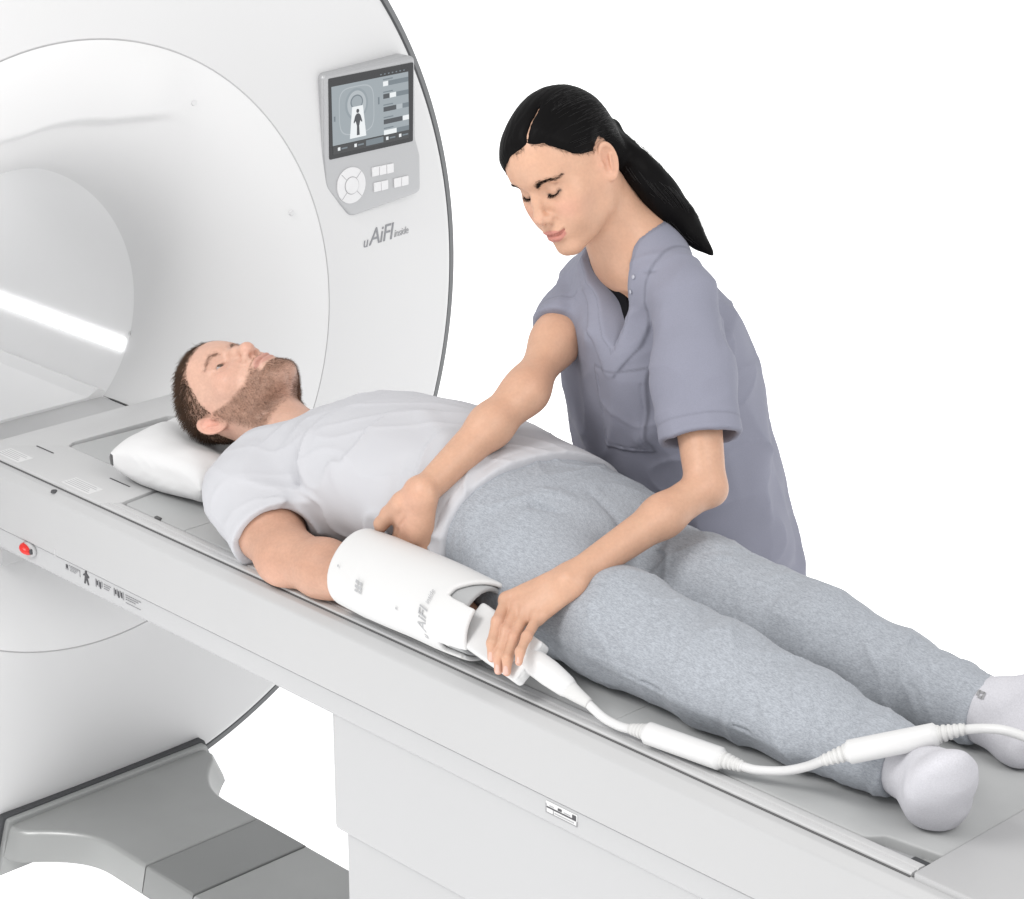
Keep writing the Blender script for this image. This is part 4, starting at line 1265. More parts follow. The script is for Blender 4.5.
    def cap(P):
        L = toL(P)
        X = np.abs(L[:, 0]); S = np.c_[X, L[:, 1:]]
        d = ell(S, (0, .003, .046), (.0735, .0945, .087))
        d = smin(d, ell(S, (0, .052, .050), (.056, .046, .050)), .03)
        d = smin(d, ell(S, (.040, -.036, -.012), (.018, .026, .040)), .02)
        d = smin(d, ell(S, (0, -.045, -.015), (.050, .035, .05)), .03)
        z0 = hairline(L)
        th = .0050 + .0045 * sstep(.04, -.06, L[:, 1]) + .0010 * sstep(.06, .13, L[:, 2])
        ph = np.arctan2(X, L[:, 2] - .01)                                       # combed ridges towards the tie
        th = th + .00022 * np.sin(ph * 60 + 6 * vnoise(L, 25, 4)) + .00035 * vnoise(np.c_[ph * 9, L[:, 1] * 8, L[:, 2] * 0], 1.0, 6)
        xs = L[:, 0] + .028
        part = np.exp(-((xs + .0012 * vnoise(L, 90, 12)) / .0015) ** 2) * sstep(.012, .030, L[:, 1])
        th = th - .0125 * part - .0022 * np.exp(-(xs / .006) ** 2) * sstep(.01, .03, L[:, 1])
        dz = L[:, 2] - z0
        d = d - (.0012 + (th - .0012) * sstep(-.002, .026, dz))
        d = smax(d, -dz * .85 + .0012 * vnoise(L, 160, 9), .006)
        tie = rc(L, A3(0, -.085, .020), G, .034, .017)
        return smin(d, tie, .02) * s
    tail_px = [toW(G + A3(0, .012, 0)), A3(.002, .196, 1.464), A3(.020, .226, 1.424), A3(.036, .256, 1.382), A3(.052, .279, 1.348), A3(.070, .292, 1.326)]
    tail_r = [.016, .0235, .0262, .0225, .0125, .0025]
    TP = spline(tail_px, 26); TRr = np.interp(np.linspace(0, 5, 26), range(6), tail_r)
    def tail(P):
        d = None
        for i in range(25):
            e = rc(P, TP[i], TP[i + 1], TRr[i], TRr[i + 1])
            d = e if d is None else smin(d, e, .006)
        return d - .0022 * vnoise(np.c_[P[:, 0] * 70, P[:, 1] * 70, P[:, 2] * 10], 1.0, 3)
    def hair(P): return smin(cap(P), tail(P), .010)
    V, F = biggest(*surface(hair, A3(-.20, -.02, 1.26), A3(.16, .36, 1.63), .0020))
    hr = np_mesh('hair', V, F, M['hair_black'], nurse)
    # loose strands lying on the cap and tail
    n = 1600
    N = vert_normals(V, F)
    L = toL(V)
    ok = np.where((L[:, 2] - hairline(L) > .006) & (np.abs(L[:, 0] + .028) > .006) & (L[:, 1] > -.09))[0]
    edge = np.where((np.abs(L[:, 2] - hairline(L) - .001) < .004) & (np.abs(L[:, 0] + .028) > .004) & (L[:, 1] > -.02))[0]
    pick = np.r_[rng.choice(ok, n // 2), rng.choice(edge, n - n // 2)]
    root = V[pick]; Gw = toW(G)
    m = 10
    t = np.linspace(0, 1, m)
    path = root[:, None, :] * (1 - t)[None, :, None] + Gw[None, None] * t[None, :, None]
    mid = toW((0, .0, .04))
    path += (path - mid) * (.55 * np.sin(t * np.pi))[None, :, None]
    flat = path.reshape(-1, 3)
    for _ in range(5):
        g = 8e-4
        d0 = cap(flat)
        gr = np.stack([cap(flat + g * e) - d0 for e in np.eye(3)], 1) / g
        flat = flat - ((d0 - .0002)[:, None] * gr) / ((gr * gr).sum(1)[:, None] + 1e-6)
    path = flat.reshape(n, m, 3)
    ln = np.linalg.norm(np.diff(path, axis=1), axis=2).max(1)
    path = path[ln < .03]
    strands('hair_strand', path[:, 0], None, 0, .00020, M['hair_gloss'], hr, curve=path)
    # tail strands
    n = 500
    ph = rng.uniform(0, 2 * np.pi, n); rr = np.sqrt(rng.uniform(.7, 1.1, n))
    TT = np.gradient(TP, axis=0); TT /= np.linalg.norm(TT, axis=1)[:, None]
    u = np.cross(TT, A3(1, 0, .2)); u /= np.linalg.norm(u, axis=1)[:, None]; w = np.cross(TT, u)
    k0 = rng.integers(2, 12, n)
    path = np.zeros((n, 9, 3))
    for i in range(n):
        idx = np.linspace(k0[i], min(25, k0[i] + 13), 9)
        ii = idx.astype(int)
        wob = 1 + (.12 if i % 9 else .30) * np.sin(idx * .5 + ph[i] * 3)
        path[i] = TP[ii] + (TRr[ii] * rr[i] * wob)[:, None] * (np.cos(ph[i]) * u[ii] + np.sin(ph[i]) * w[ii])
    strands('hair_strand', path[:, 0], None, 0, .00026, M['hair_gloss'], hr, curve=path)
    # hair tie
    a = toW(G + A3(0, .010, .001)); b = toW(G + A3(0, -.004, 0))
    # brows and lashes
    def project(flat, off):
        f = lambda P: head_d(toL(P), False) * s
        for _ in range(4):
            g = 5e-4
            d0 = f(flat); gr = np.stack([f(flat + g * e) - d0 for e in np.eye(3)], 1) / g
            flat = flat - ((d0 - off)[:, None] * gr) / ((gr * gr).sum(1)[:, None] + 1e-6)
        return flat, gr / (np.linalg.norm(gr, axis=1)[:, None] + 1e-9)
    # fine wisps along the hairline in front of the ears
    Lh = toL(headV)
    ed = np.where((np.abs(Lh[:, 2] - hairline(Lh) - .001) < .0022) & (Lh[:, 1] > .0) & (np.abs(Lh[:, 0] + .028) > .004))[0]
    n = 420
    pk_ = rng.choice(ed, n); r0 = headV[pk_]; sgx = np.sign(Lh[pk_, 0])
    dl = np.c_[sgx * rng.uniform(-.1, .5, n), rng.uniform(-.9, .1, n), rng.uniform(-.55, .25, n)] @ R.T
    nn_ = vert_normals(headV, headF)[pk_]
    dl -= nn_ * (dl * nn_).sum(1)[:, None]; dl /= np.linalg.norm(dl, axis=1)[:, None]
    ln_ = rng.uniform(.003, .010, n)
    tt_ = np.linspace(0, 1, 4)
    pth = r0[:, None] + nn_[:, None] * .0004 + dl[:, None] * (ln_[:, None] * tt_)[..., None]
    strands('hair_wisp', r0, None, 0, .00013, M['hair_black'], hr, curve=pth)
    for sx in (1, -1):
        n = 420
        t = rng.uniform(0, 1, n)
        c_ = spline([A3(.0125, .092, .0262), A3(.030, .090, .0325), A3(.054, .070, .0300)], 50)
        p = c_[(t * 49).astype(int)] + np.c_[np.zeros(n), np.zeros(n), rng.normal(0, 1, n) * .0030 * (1.15 - .85 * t)]
        p[:, 0] *= sx
        P, Nn = project(toW(p), .0)
        tang = (A3(sx * .9, -.25, 0)[None] + np.c_[np.zeros(n), np.zeros(n), (.38 - .60 * t)])
        tw = tang @ R.T
        tw = tw / np.linalg.norm(tw, axis=1)[:, None] + Nn * .12
        strands('eyebrow', P, tw, .0056 * s, .00016, M['hair_black'], nurse, seg=2)
        n = 130
        t = np.linspace(0, 1, n)
        e = A3(.0315, .0715, .0090)
        c_ = spline([e + A3(-.0110, .0125, -.0070), e + A3(.001, .0150, -.0085), e + A3(.0140, .0085, -.0048)], n)
        c_[:, 0] *= sx
        P, Nn = project(toW(c_), .0002)
        dl = np.c_[sx * (t - .35) * .8, np.full(n, .8), np.full(n, -.55)] @ R.T
        dl += rng.normal(0, .12, dl.shape)
        dl /= np.linalg.norm(dl, axis=1)[:, None]
        strands('eyelash', P, dl, .0062 * s, .00017, M['hair_black'], nurse, seg=3)
    return nurse

def hairline(L):
    """height of the hair edge around the head"""
    xs = L[:, 0] + .028 * sstep(.0, .06, L[:, 1])            # the parting sits a little to her left
    ph = np.degrees(np.arctan2(np.abs(xs), L[:, 1] + .004))
    return np.interp(ph, [0, 18, 32, 45, 58, 70, 78, 84, 92, 104, 112, 122, 135, 160, 180], [.091, .081, .061, .046, .038, .032, .030, .027, .036, .041, .030, .000, -.040, -.066, -.070])

nurse = build_nurse()
# ================================================================ patient
M['tee'] = material('pale_grey_cotton_jersey', (.480, .483, .508), .85, .1, bump=[(1500, .12, ONE), (40, .15, ONE), (6, .32, (1, .6, 1), .008)], sheen=.08)
M['sweat'] = material('heather_grey_sweat_fabric', (.322, .342, .374), .92, .08, bump=[(1300, .35, (1, .6, 1)), (50, .2, ONE), (7, .38, (.5, 1, 1), .008)], var=[(800, .17, (.30, 1, 1)), (260, .09, (.4, 1, 1)), (1800, .10, ONE)], sheen=.12)
M['sock'] = material('pale_lilac_white_sock_knit', (.520, .517, .550), .9, .08, bump=[(900, .45, ONE), (60, .3, ONE), (22, .35, (.5, 1, 1), .004)], var=(500, .06, ONE))
M['eye'] = material('eye_white', (.36, .33, .32), .15, .5)
M['iris'] = material('brown_iris', (.07, .04, .025), .1, .5)
SKM = A3(.560, .345, .262)

def build_pillow():
    c = A3(-.748, .004, .884)
    def f(P):
        q = P - c
        a = math.radians(-6)
        x = q[:, 0] * math.cos(a) - q[:, 1] * math.sin(a); y = q[:, 0] * math.sin(a) + q[:, 1] * math.cos(a); z = q[:, 2]
        hx, hy = .114, .165
        e = np.clip(1 - (np.abs(x) / hx) ** 3.2, 0, 1) ** .42 * np.clip(1 - (np.abs(y) / hy) ** 3.2, 0, 1) ** .42
        th = .056 * e + .003
        side = np.maximum(np.abs(x) - hx, np.abs(y) - hy)
        d = np.maximum(np.abs(z) - th, side)
        d = np.where(side > -.02, d, (np.abs(z) - th) * .75)
        dent = .040 * np.exp(-(((P[:, 0] + .70) / .085) ** 2 + ((P[:, 1] + .01) / .075) ** 2))
        d = d + np.where(z > 0, dent, 0)
        d = d - .0030 * vnoise(P, 16, 3) - .0012 * vnoise(P, 40, 5)
        d = d - crease(P, [A3(-.86, -.05, .93), A3(-.80, -.06, .92), A3(-.74, -.08, .90)], -.003, .008)
        return smax(d * .8, .8412 - P[:, 2], .006)
    V, F = surface(f, A3(-1.02, -.17, .82), A3(-.58, .24, .97), .0035, slack=1.7)
    V = relax(V, F, 3, .5)
    p = np_mesh('pillow', V, F, M['linen'])
    return tag(p, "soft white pillow on the grey pad under the patient's head", 'pillow')
build_pillow()

def male_hairline(L):
    ph = np.degrees(np.arctan2(np.abs(L[:, 0]), L[:, 1] + .004))
    return np.interp(ph, [0, 18, 32, 45, 55, 66, 76, 84, 92, 104, 114, 124, 138, 160, 180], [.068, .069, .071, .062, .047, .036, .016, .002, .034, .038, .010, -.020, -.045, -.060, -.062])

def build_patient():
    s = .945
    R = np.array([[.2216, .0223, -.9749], [-.9687, -.1100, -.2227], [-.1122, .9937, -.0028]])
    H = A3(-.672, -.019, .987)
    toL = lambda P: (P - H) @ R / s
    toW = lambda L: (np.asarray(L, float) * s) @ R.T + H
    SN, EN, WN = A3(-.475, -.158, .920), A3(-.318, -.214, .877), A3(.000, -.206, .900)
    YC = .004
    def lof(P, xs, w, zt, p=2.2, zb=.8412, yc=YC, grow=0.0):
        x = P[:, 0]
        a = np.interp(x, xs, w) + grow; t = np.interp(x, xs, zt) + grow
        c = (t + zb) / 2; h = (t - zb) / 2
        k = ((np.abs(P[:, 1] - yc) / a) ** p + (np.abs(P[:, 2] - c) / h) ** p) ** (1 / p)
        return (k - 1) * np.minimum(a, h) * .85
    tx = A3(-.58, -.535, -.48, -.42, -.35, -.25, -.12, -.02, .06, .14)
    tw = A3(.05, .100, .140, .156, .158, .156, .155, .156, .160, .156)
    tz = A3(.925, .968, 1.016, 1.048, 1.066, 1.074, 1.074, 1.062, 1.048, 1.01)
    def trunk(P, grow=0.0):
        d = lof(P, tx, tw, tz, grow=grow)
        return smax(d, -.545 - grow - P[:, 0], .03)
    neck0, neck1 = toW((0, -.016, -.045)), A3(-.475, -.022, .935)
    # ---- skin: head, neck
    def head_skin(P):
        d = head_d(toL(P), True) * s
        d = smin(d, rc(P, neck0, neck1, .056, .062), .02)
        d = smin(d, smax(trunk(P, -.012), P[:, 0] + .40, .01), .03)
        q = toW((0, .050, -.115))
        d = d - .004 * np.exp(-(np.linalg.norm(P - q, axis=1) / .014) ** 2)
        return d
    V, F = surface(head_skin, A3(-.84, -.22, .84), A3(-.36, .20, 1.12), .0018)
    L = toL(V); S = np.c_[np.abs(L[:, 0]), L[:, 1:]]
    c = skin_tint(V, SKM, 21)
    red = A3(.600, .300, .225)
    c = mixc(c, .45 * gmask(S, (.045, .062, -.014), (.022, .03, .020)), red)
    c = mixc(c, .55 * gmask(S, (.0, .110, -.030), (.016, .016, .014)), red)
    c = mixc(c, .75 * gmask(S, (.078, -.010, .002), (.014, .022, .036)), A3(.64, .31, .24))
    c = mixc(c, .25 * gmask(S, (.03, .085, .06), (.04, .03, .025)), A3(.58, .33, .25))
    c = mixc(c, .70 * lip_mask(L, True), A3(.46, .225, .185))
    e = A3(.0315, .0715, .0090)
    c = mixc(c, .40 * gmask(S, e + A3(0, .008, -.009), (.016, .012, .004)), A3(.42, .22, .17))
    for z in (.0045, -.0052):
        q = segt(S, e + A3(-.0125, .0120, z * .8), e + A3(.0135, .0085, z * .8))[1]
        c = mixc(c, .65 * np.exp(-(q / .0013) ** 2), A3(.10, .055, .04))
    q = polyline_dist(S, [A3(.012, .092, .0270), A3(.030, .089, .0320), A3(.050, .074, .0290)])
    c = mixc(c, .30 * np.exp(-(q / .0036) ** 2), A3(.26, .15, .095))
    c = mixc(c, .60 * beard_mask(L), A3(.31, .175, .12))
    hl = L[:, 2] - male_hairline(L)
    c = mixc(c, .75 * sstep(-.006, .012, hl), A3(.17, .095, .06))
    head = (V, F, c)
    headV, headF = V, F
    # ---- near arm inside the coil
    wr2 = WN
    kN = [A3(.045, -.184, .910), A3(.050, -.199, .912), A3(.048, -.215, .910), A3(.040, -.228, .904)]
    fN = [[k + A3(.030, -.002, -.010), k + A3(.040, -.004, -.026), k + A3(.034, -.005, -.036)] for k in kN]
    fN = [[(p if p[0] < .092 else A3(.092, p[1], p[2])) for p in f] for f in fN]
    thN = [wr2 + A3(.02, .016, .004), A3(.040, -.172, .896), A3(.056, -.175, .886), A3(.066, -.180, .882)]
    def arm(P):
        fa = EN * .72 + WN * .28
        d = chain(P, [SN, SN * .5 + EN * .5, EN], [.056, .050, .041], .03)
        d = smin(d, smin(rc(P, EN, fa, .0400, .0420), rc(P, fa, WN, .0420, .0275), .02), .03)
        d = d - .006 * np.exp(-(np.linalg.norm(P - (EN + A3(.018, -.022, -.026)), axis=1) / .018) ** 2)      # elbow
        d = smin(d, hand_d(P, WN, kN, fN, thN, A3(0, 0, 1), .92), .014)
        return smax(d, .8415 - P[:, 2], .008)
    V1, F1 = surface(arm, A3(-.58, -.30, .83), A3(.16, -.09, 1.01), .0024)
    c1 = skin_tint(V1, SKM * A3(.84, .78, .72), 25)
    c1 = mixc(c1, .35 * gmask(V1, EN + A3(.01, -.03, -.02), (.03,) * 3), A3(.56, .30, .22))
    # ---- far arm lying along the far side
    SF, EF, WF = A3(-.475, .125, .910), A3(-.26, .185, .878), A3(-.03, .180, .868)
    kF = [A3(.045, .165, .868), A3(.05, .180, .872), A3(.048, .195, .868), A3(.04, .207, .862)]
    fF = [[k + A3(.030, .0, -.003), k + A3(.050, .0, -.012), k + A3(.058, .0, -.018)] for k in kF]
    def arm2(P):
        d = chain(P, [SF, EF, WF], [.052, .040, .027], .03)
        d = smin(d, hand_d(P, WF, kF, fF, [WF + A3(.02, -.016, .0), A3(.035, .150, .862), A3(.052, .148, .855), A3(.062, .147, .852)], A3(0, 0, 1), .9), .014)
        return smax(d, .8415 - P[:, 2], .008)
    V2, F2 = surface(arm2, A3(-.58, .06, .83), A3(.13, .25, 1.0), .0045)
    # ---- trunk and legs under the clothes
    hipN, kneN, ankN = A3(.05, -.090, .920), A3(.470, -.108, .908), A3(.735, -.100, .888)
    hipF, kneF, ankF = A3(.05, .060, .920), A3(.466, .084, .908), A3(.715, .092, .888)
    def core(P):
        d = smax(trunk(P, -.022), P[:, 0] - .10, .02)
        for h, k, a in ((hipN, kneN, ankN), (hipF, kneF, ankF)):
            d = smin(d, chain(P, [h, k, a], [.075, .050, .034], .02), .03)
        return smax(d, .846 - P[:, 2], .01)
    V3, F3 = surface(core, A3(-.60, -.24, .83), A3(.80, .20, 1.09), .009)
    man = sdf_obj('person', [head, (V1, F1, c1), (V2, F2, skin_tint(V2, SKM, 31)), (V3, F3, skin_tint(V3, SKM, 33))], M['skin_m'])
    tag(man, 'bearded man in pale T-shirt and grey sweatpants lying on the table', 'person')
    # ---- eyes
    for sx in (1, -1):
        ce = toW(A3(sx * .0315, .0715, .0090)); ax = R @ nrm(A3(0, 1, .04))
        bm = bmesh.new(); bmesh.ops.create_uvsphere(bm, u_segments=24, v_segments=16, radius=.0126 * s)
        bmesh.ops.translate(bm, verts=bm.verts, vec=Vector(ce))
        ey = bm_obj('eye', bm, M['eye'], man, smooth=True)
        bm = bmesh.new(); bmesh.ops.create_uvsphere(bm, u_segments=24, v_segments=16, radius=.0060 * s)
        for v in bm.verts: v.co.z *= .35
        bmesh.ops.rotate(bm, verts=bm.verts, matrix=Vector(ax).to_track_quat('Z', 'Y').to_matrix())
        bmesh.ops.translate(bm, verts=bm.verts, vec=Vector(ce + ax * .0112 * s))
        bm_obj('iris', bm, M['iris'], ey, smooth=True)
    # ---- T-shirt
    hemx = lambda P: -.034 + .17 * (P[:, 1] + .17)
    slE = SN + (EN - SN) * .66; dS = nrm(nrm(EN - SN) + A3(0.15, 0, -.25))
    slF = SF + (EF - SF) * .60; dF = nrm(EF - SF)
    def tee(P):
        d = trunk(P, .006)
        sl = chain(P, [A3(-.49, -.11, .945), SN, slE + (EN - SN) * .15], [.066, .066, .066], .03)
        sl = smax(sl, (P - slE) @ dS, .004)
        sf = smax(chain(P, [A3(-.49, .08, .94), SF, slF + dF * .03], [.066, .066, .062], .03), (P - slF) @ dF, .004)
        d = smin(smin(d, sl, .035), sf, .035)
        # folds
        d = d - .0020 * vnoise(P, 9, 12) - .0045 * (1 - np.abs(vnoise(np.c_[P[:, 0] * 14 + P[:, 2] * 9, P[:, 1] * 8, P[:, 2] * 6], 1.0, 15))) ** 7 * (.25 + .75 * sstep(-.02, -.10, P[:, 1])) - .0022 * (1 - np.abs(vnoise(np.c_[P[:, 0] * 12 - P[:, 1] * 18, P[:, 1] * 9, P[:, 2] * 16], 1.0, 16))) ** 7 - .0013 * vnoise(np.c_[P[:, 0] * 10, P[:, 1] * 24, P[:, 2] * 14], 1.0, 14)
        for pts, amp, w in (([(-.40, -.14, 1.02), (-.37, -.150, .99), (-.35, -.155, .965)], -.004, .008),
                            ([(-.33, -.19, .95), (-.24, -.20, .92), (-.15, -.20, .90)], -.006, .012),
                            ([(-.31, -.185, .97), (-.22, -.195, .95), (-.12, -.20, .93)], .005, .014),
                            ([(-.28, -.16, 1.02), (-.24, -.185, .96), (-.20, -.195, .91)], .005, .012),
                            ([(-.16, -.12, 1.05), (-.13, -.165, .99), (-.11, -.185, .93)], -.004, .012),
                            ([(-.13, -.06, 1.075), (-.08, -.12, 1.045), (-.06, -.165, .98)], .004, .014),
                            ([(-.06, -.02, 1.07), (-.03, -.08, 1.06), (-.02, -.14, 1.01)], -.003, .012),
                            ([(-.22, -.02, 1.085), (-.15, -.05, 1.08), (-.10, -.03, 1.08)], .003, .018),
                            ([(-.47, -.15, 1.0), (-.44, -.20, .965), (-.40, -.235, .92)], .004, .012),
                            ([(-.46, -.20, .90), (-.42, -.235, .89), (-.38, -.25, .885)], -.005, .010)):
            d = d - crease(P, pts, amp, w)
        d = d + .0012 * np.exp(-((hemx(P) - P[:, 0] - .018) / .0014) ** 2)
        h = -((P - slE) @ dS); near = np.exp(-(np.linalg.norm(P - slE, axis=1) / .095) ** 4)
        d = d + .0012 * np.exp(-((h - .018) / .0014) ** 2) * near
        # openings: neck, sleeve, hem
        nk = rc(P, neck1 + A3(.045, 0, .005), neck0 + (neck0 - neck1) * .6, .070, .078)
        d = d - .0020 * sstep(.016, .013, nk)
        d = smax(d, -nk, .004)
        d = smax(d, -chain(P, [SN, slE + (EN - SN) * .5], [.045, .058], .01), .003)
        d = smax(d, P[:, 0] - hemx(P), .004)
        d = smax(d, .8408 - P[:, 2], .006)
        return d
    V, F = surface(tee, A3(-.64, -.30, .83), A3(.10, .25, 1.11), .0029)
    V = relax(V, F, 1, .4)
    np_mesh('t_shirt', V, F, M['tee'], man)
    # ---- sweatpants
    def pants(P):
        d = smax(lof(P, A3(-.12, 0, .08, .16, .24), A3(.152, .155, .160, .158, .150), A3(1.055, 1.055, 1.046, 1.010, .97)), P[:, 0] - .17, .06)
        n = chain(P, [A3(.09, -.090, .920), A3(.27, -.100, .916), A3(.46, -.108, .909), A3(.60, -.107, .899), ankN + A3(.012, .001, 0)], [.080, .077, .070, .060, .046], .02)
        f = chain(P, [A3(.09, .060, .920), A3(.27, .074, .916), A3(.46, .082, .907), A3(.59, .088, .895), ankF + A3(.018, .001, 0)], [.080, .076, .067, .056, .046], .02)
        legs = np.minimum(n, f)
        kx = np.interp(P[:, 0], [.10, .30, .45], [.055, .028, .008])
        d = smin(d, smin(n, f, kx), .045)
        # cloth relief
        d = d - .0014 * vnoise(P, 10, 41) - .0042 * wrinkle(P, (.8, .45, .3), 17, 6, 47) * (.35 + .65 * sstep(-.2, .3, vnoise(P, 6, 48))) - .0026 * wrinkle(P, (.7, -.6, .2), 24, 8, 49) - .0012 * vnoise(np.c_[P[:, 0] * 12, P[:, 1] * 26, P[:, 2] * 20], 1.0, 44)
        for pts, amp, w in (([(.075, -.075, 1.03), (.12, -.045, 1.01), (.155, -.02, .98)], -.007, .009),
                            ([(.06, -.05, 1.05), (.11, -.02, 1.03), (.15, .0, 1.0)], .0032, .008),
                            ([(.10, .01, 1.03), (.14, .015, 1.01), (.17, .01, .98)], -.005, .009),
                            ([(.24, -.07, 1.01), (.30, -.10, 1.01), (.36, -.15, .985)], .0028, .008),
                            ([(.40, -.08, .975), (.45, -.13, .992), (.49, -.19, .965)], -.0032, .008),
                            ([(.43, -.07, .965), (.48, -.12, .990), (.53, -.18, .965)], .0032, .008),
                            ([(.52, -.07, .945), (.57, -.12, .968), (.60, -.17, .94)], -.0028, .008),
                            ([(.60, -.07, .93), (.64, -.11, .955), (.66, -.15, .93)], .0032, .008),
                            ([(.66, -.07, .92), (.69, -.105, .945), (.70, -.145, .92)], -.005, .009),
                            ([(.30, .04, .985), (.36, .09, 1.012), (.42, .15, .985)], .0032, .008),
                            ([(.42, .04, .975), (.47, .09, .994), (.50, .15, .97)], -.0032, .008),
                            ([(.53, .05, .95), (.57, .10, .970), (.58, .15, .95)], .0032, .008),
                            ([(.60, .05, .93), (.63, .10, .957), (.64, .15, .93)], -.0032, .008),
                            ([(.65, .05, .92), (.68, .10, .945), (.69, .14, .92)], .0032, .008),
                            ([(.22, .02, .985), (.34, .045, .960), (.46, .045, .945), (.60, .058, .925)], .0040, .004),
                            ([(.23, .025, .975), (.34, .052, .950), (.46, .050, .935), (.60, .062, .915)], -.0030, .006)):
            d = d - crease(P, pts, amp, w)
        seam = [A3(.02, -.165, .940), A3(.16, -.172, .915), A3(.30, -.176, .905), A3(.44, -.177, .897), A3(.58, -.166, .887), A3(.70, -.146, .880)]
        dl = polyline_dist(P, seam)
        d = d + .0022 * np.exp(-(dl / .0022) ** 2) - .0022 * np.exp(-((dl - .006) / .0035) ** 2)
        # ankle hems
        for k, a in ((A3(.60, -.107, .899), ankN + A3(.012, .001, 0)), (A3(.59, .090, .899), ankF + A3(.018, .001, 0))):
            dr = nrm(a - k); h = (P - a) @ dr
            near = np.exp(-(np.linalg.norm(P - a, axis=1) / .09) ** 4)
            d = d + .0016 * np.exp(-((h + .022) / .0018) ** 2) * near
            cut = np.where(np.linalg.norm(P - a, axis=1) < .12, h, -1.0)
            d = smax(d, cut, .003)
            d = smax(d, -rc(P, a - dr * .05, a + dr * .03, .030, .040), .003)
        d = smax(d, .8412 - P[:, 2], .012)
        return smax(d, -.09 - P[:, 0], .004)
    V, F = surface(pants, A3(-.12, -.26, .83), A3(.80, .20, 1.09), .0027)
    V = relax(V, F, 1, .35)
    np_mesh('sweatpants', V, F, M['sweat'], man)
    # ---- socks
    def sock(P, ank, heel, ball, toe, side, out):
        d = rc(P, ank - A3(.045, 0, 0), ank + A3(.02, 0, 0), .0300, .0340)
        d = smin(d, rc(P, ank + A3(.015, 0, .002), heel, .033, .0285), .022)
        d = smin(d, rc(P, ank + A3(.02, 0, .006), ball * .8 + heel * .2 + (ank - heel) * .30, .031, .025), .035)
        fn = np.cross(toe - heel, side)
        d = smin(d, frc(P, heel, ball, fn, .0262, .0290, .62), .042)
        d = smin(d, frc(P, heel * .3 + ball * .7, toe, fn, .0285, .0220, .60), .036)
        arch = heel * .5 + ball * .5 - nrm(side) * .03 + nrm(fn) * (.02 if nrm(fn)[0] > 0 else -.02)
        d = d + .002 * np.exp(-(np.linalg.norm(P - arch, axis=1) / .022) ** 2)
        d = d - .0016 * vnoise(P, 38, 51) - .0010 * vnoise(np.c_[P[:, 0] * 60, P[:, 1] * 30, P[:, 2] * 30], 1.0, 52)
        for k in range(4):
            d = d + .0010 * np.exp(-((P[:, 0] - (ank[0] - .012 + .009 * k)) / .0022) ** 2)
        return smax(d, .8412 - P[:, 2], .008)
    feet = ((ankN, A3(.822, -.126, .869), A3(.856, -.166, .936), A3(.868, -.184, .962), A3(.5, .7, .2)),
            (ankF, A3(.800, .085, .873), A3(.870, .130, .965), A3(.892, .150, 1.005), A3(.4, -.8, .3)))
    for a, h, b, t, sd in feet:
        V, F = surface(lambda P: sock(P, a, h, b, t, sd, 0), a + A3(-.08, -.16, -.06), a + A3(.24, .14, .17), .0028)
        so = np_mesh('sock', V, F, M['sock'], man)
        if a is ankF:                            # small woven mark on the far sock
            p = A3(.742, .066, .922); f_ = lambda P: sock(P, a, h, b, t, sd, 0)
            for _ in range(8):
                d0 = f_(p[None])[0]; gr = np.array([f_((p + 1e-4 * e)[None])[0] - d0 for e in np.eye(3)]) / 1e-4
                p = p - d0 * gr / (gr @ gr)
            n_ = nrm(gr); u_ = nrm(np.cross(A3(0, 0, 1), n_)); w_ = np.cross(n_, u_)
            for du, dw, su, sw in ((-.004, .002, .002, .004), (.0, .004, .004, .0016), (.004, .0, .0016, .005), (.0005, -.003, .003, .0016)):
                c_ = p + n_ * .0012 + u_ * du + w_ * dw
                mesh('sock_mark', [c_ - u_ * su - w_ * sw, c_ + u_ * su - w_ * sw, c_ + u_ * su + w_ * sw, c_ - u_ * su + w_ * sw], [(0, 1, 2, 3)], M['ink_mid'], so)
    # ---- hair and beard
    N = vert_normals(headV, headF)
    L = toL(headV)
    hl = L[:, 2] - male_hairline(L)
    ear = gmask(np.c_[np.abs(L[:, 0]), L[:, 1:]], (.080, -.008, .002), (.012, .024, .034)) > .35
    ok = np.where((hl > -.002) & ~ear)[0]
    top = sstep(.075, .125, L[:, 2] + .35 * (-L[:, 1]) * 0 + .0)
    n = 11000
    pick = rng.choice(ok, n)
    r = headV[pick]; lr = L[pick]; nn = N[pick] @ R
    tp = np.clip(sstep(.035, .085, lr[:, 2]), 0, 1)
    dirl = nn * .35 + np.c_[.25 * np.sign(lr[:, 0]) * (1 - tp), -.55 * tp - .25 * (1 - tp), .35 * tp - .75 * (1 - tp)]
    dirl += rng.normal(0, .16, dirl.shape)
    dirl /= np.linalg.norm(dirl, axis=1)[:, None]
    ln = (.004 + .013 * tp * sstep(-.002, .012, hl[pick])) * rng.uniform(.7, 1.15, n)
    m = 5; t = np.linspace(0, 1, m)
    dw = dirl @ R.T
    bend = np.c_[np.zeros(n), np.full(n, -.5), np.full(n, -.15)] @ R.T
    path = r[:, None] + dw[:, None] * (ln[:, None] * t)[..., None] + bend[:, None] * (ln[:, None] * t ** 2 * .45)[..., None]
    path[:, :, 2] = np.maximum(path[:, :, 2], .848)
    strands('hair', r, None, 0, .00040, M['hair_brown'], man, curve=path)
    bm_ = beard_mask(L)
    pr = np.where(bm_ > .12)[0]
    pw = bm_[pr] / bm_[pr].sum()
    n = 15000
    pick = rng.choice(pr, n, p=pw)
    r = headV[pick]; nn = N[pick] @ R
    dirl = nn * .55 + np.c_[np.zeros(n), np.full(n, .15), np.full(n, -.75)] + rng.normal(0, .22, (n, 3))
    dirl /= np.linalg.norm(dirl, axis=1)[:, None]
    dw = dirl @ R.T
    strands('beard', r, dw, .0046 * rng.uniform(.5, 1.3, n), .00011, M['hair_beard'], man, seg=2)
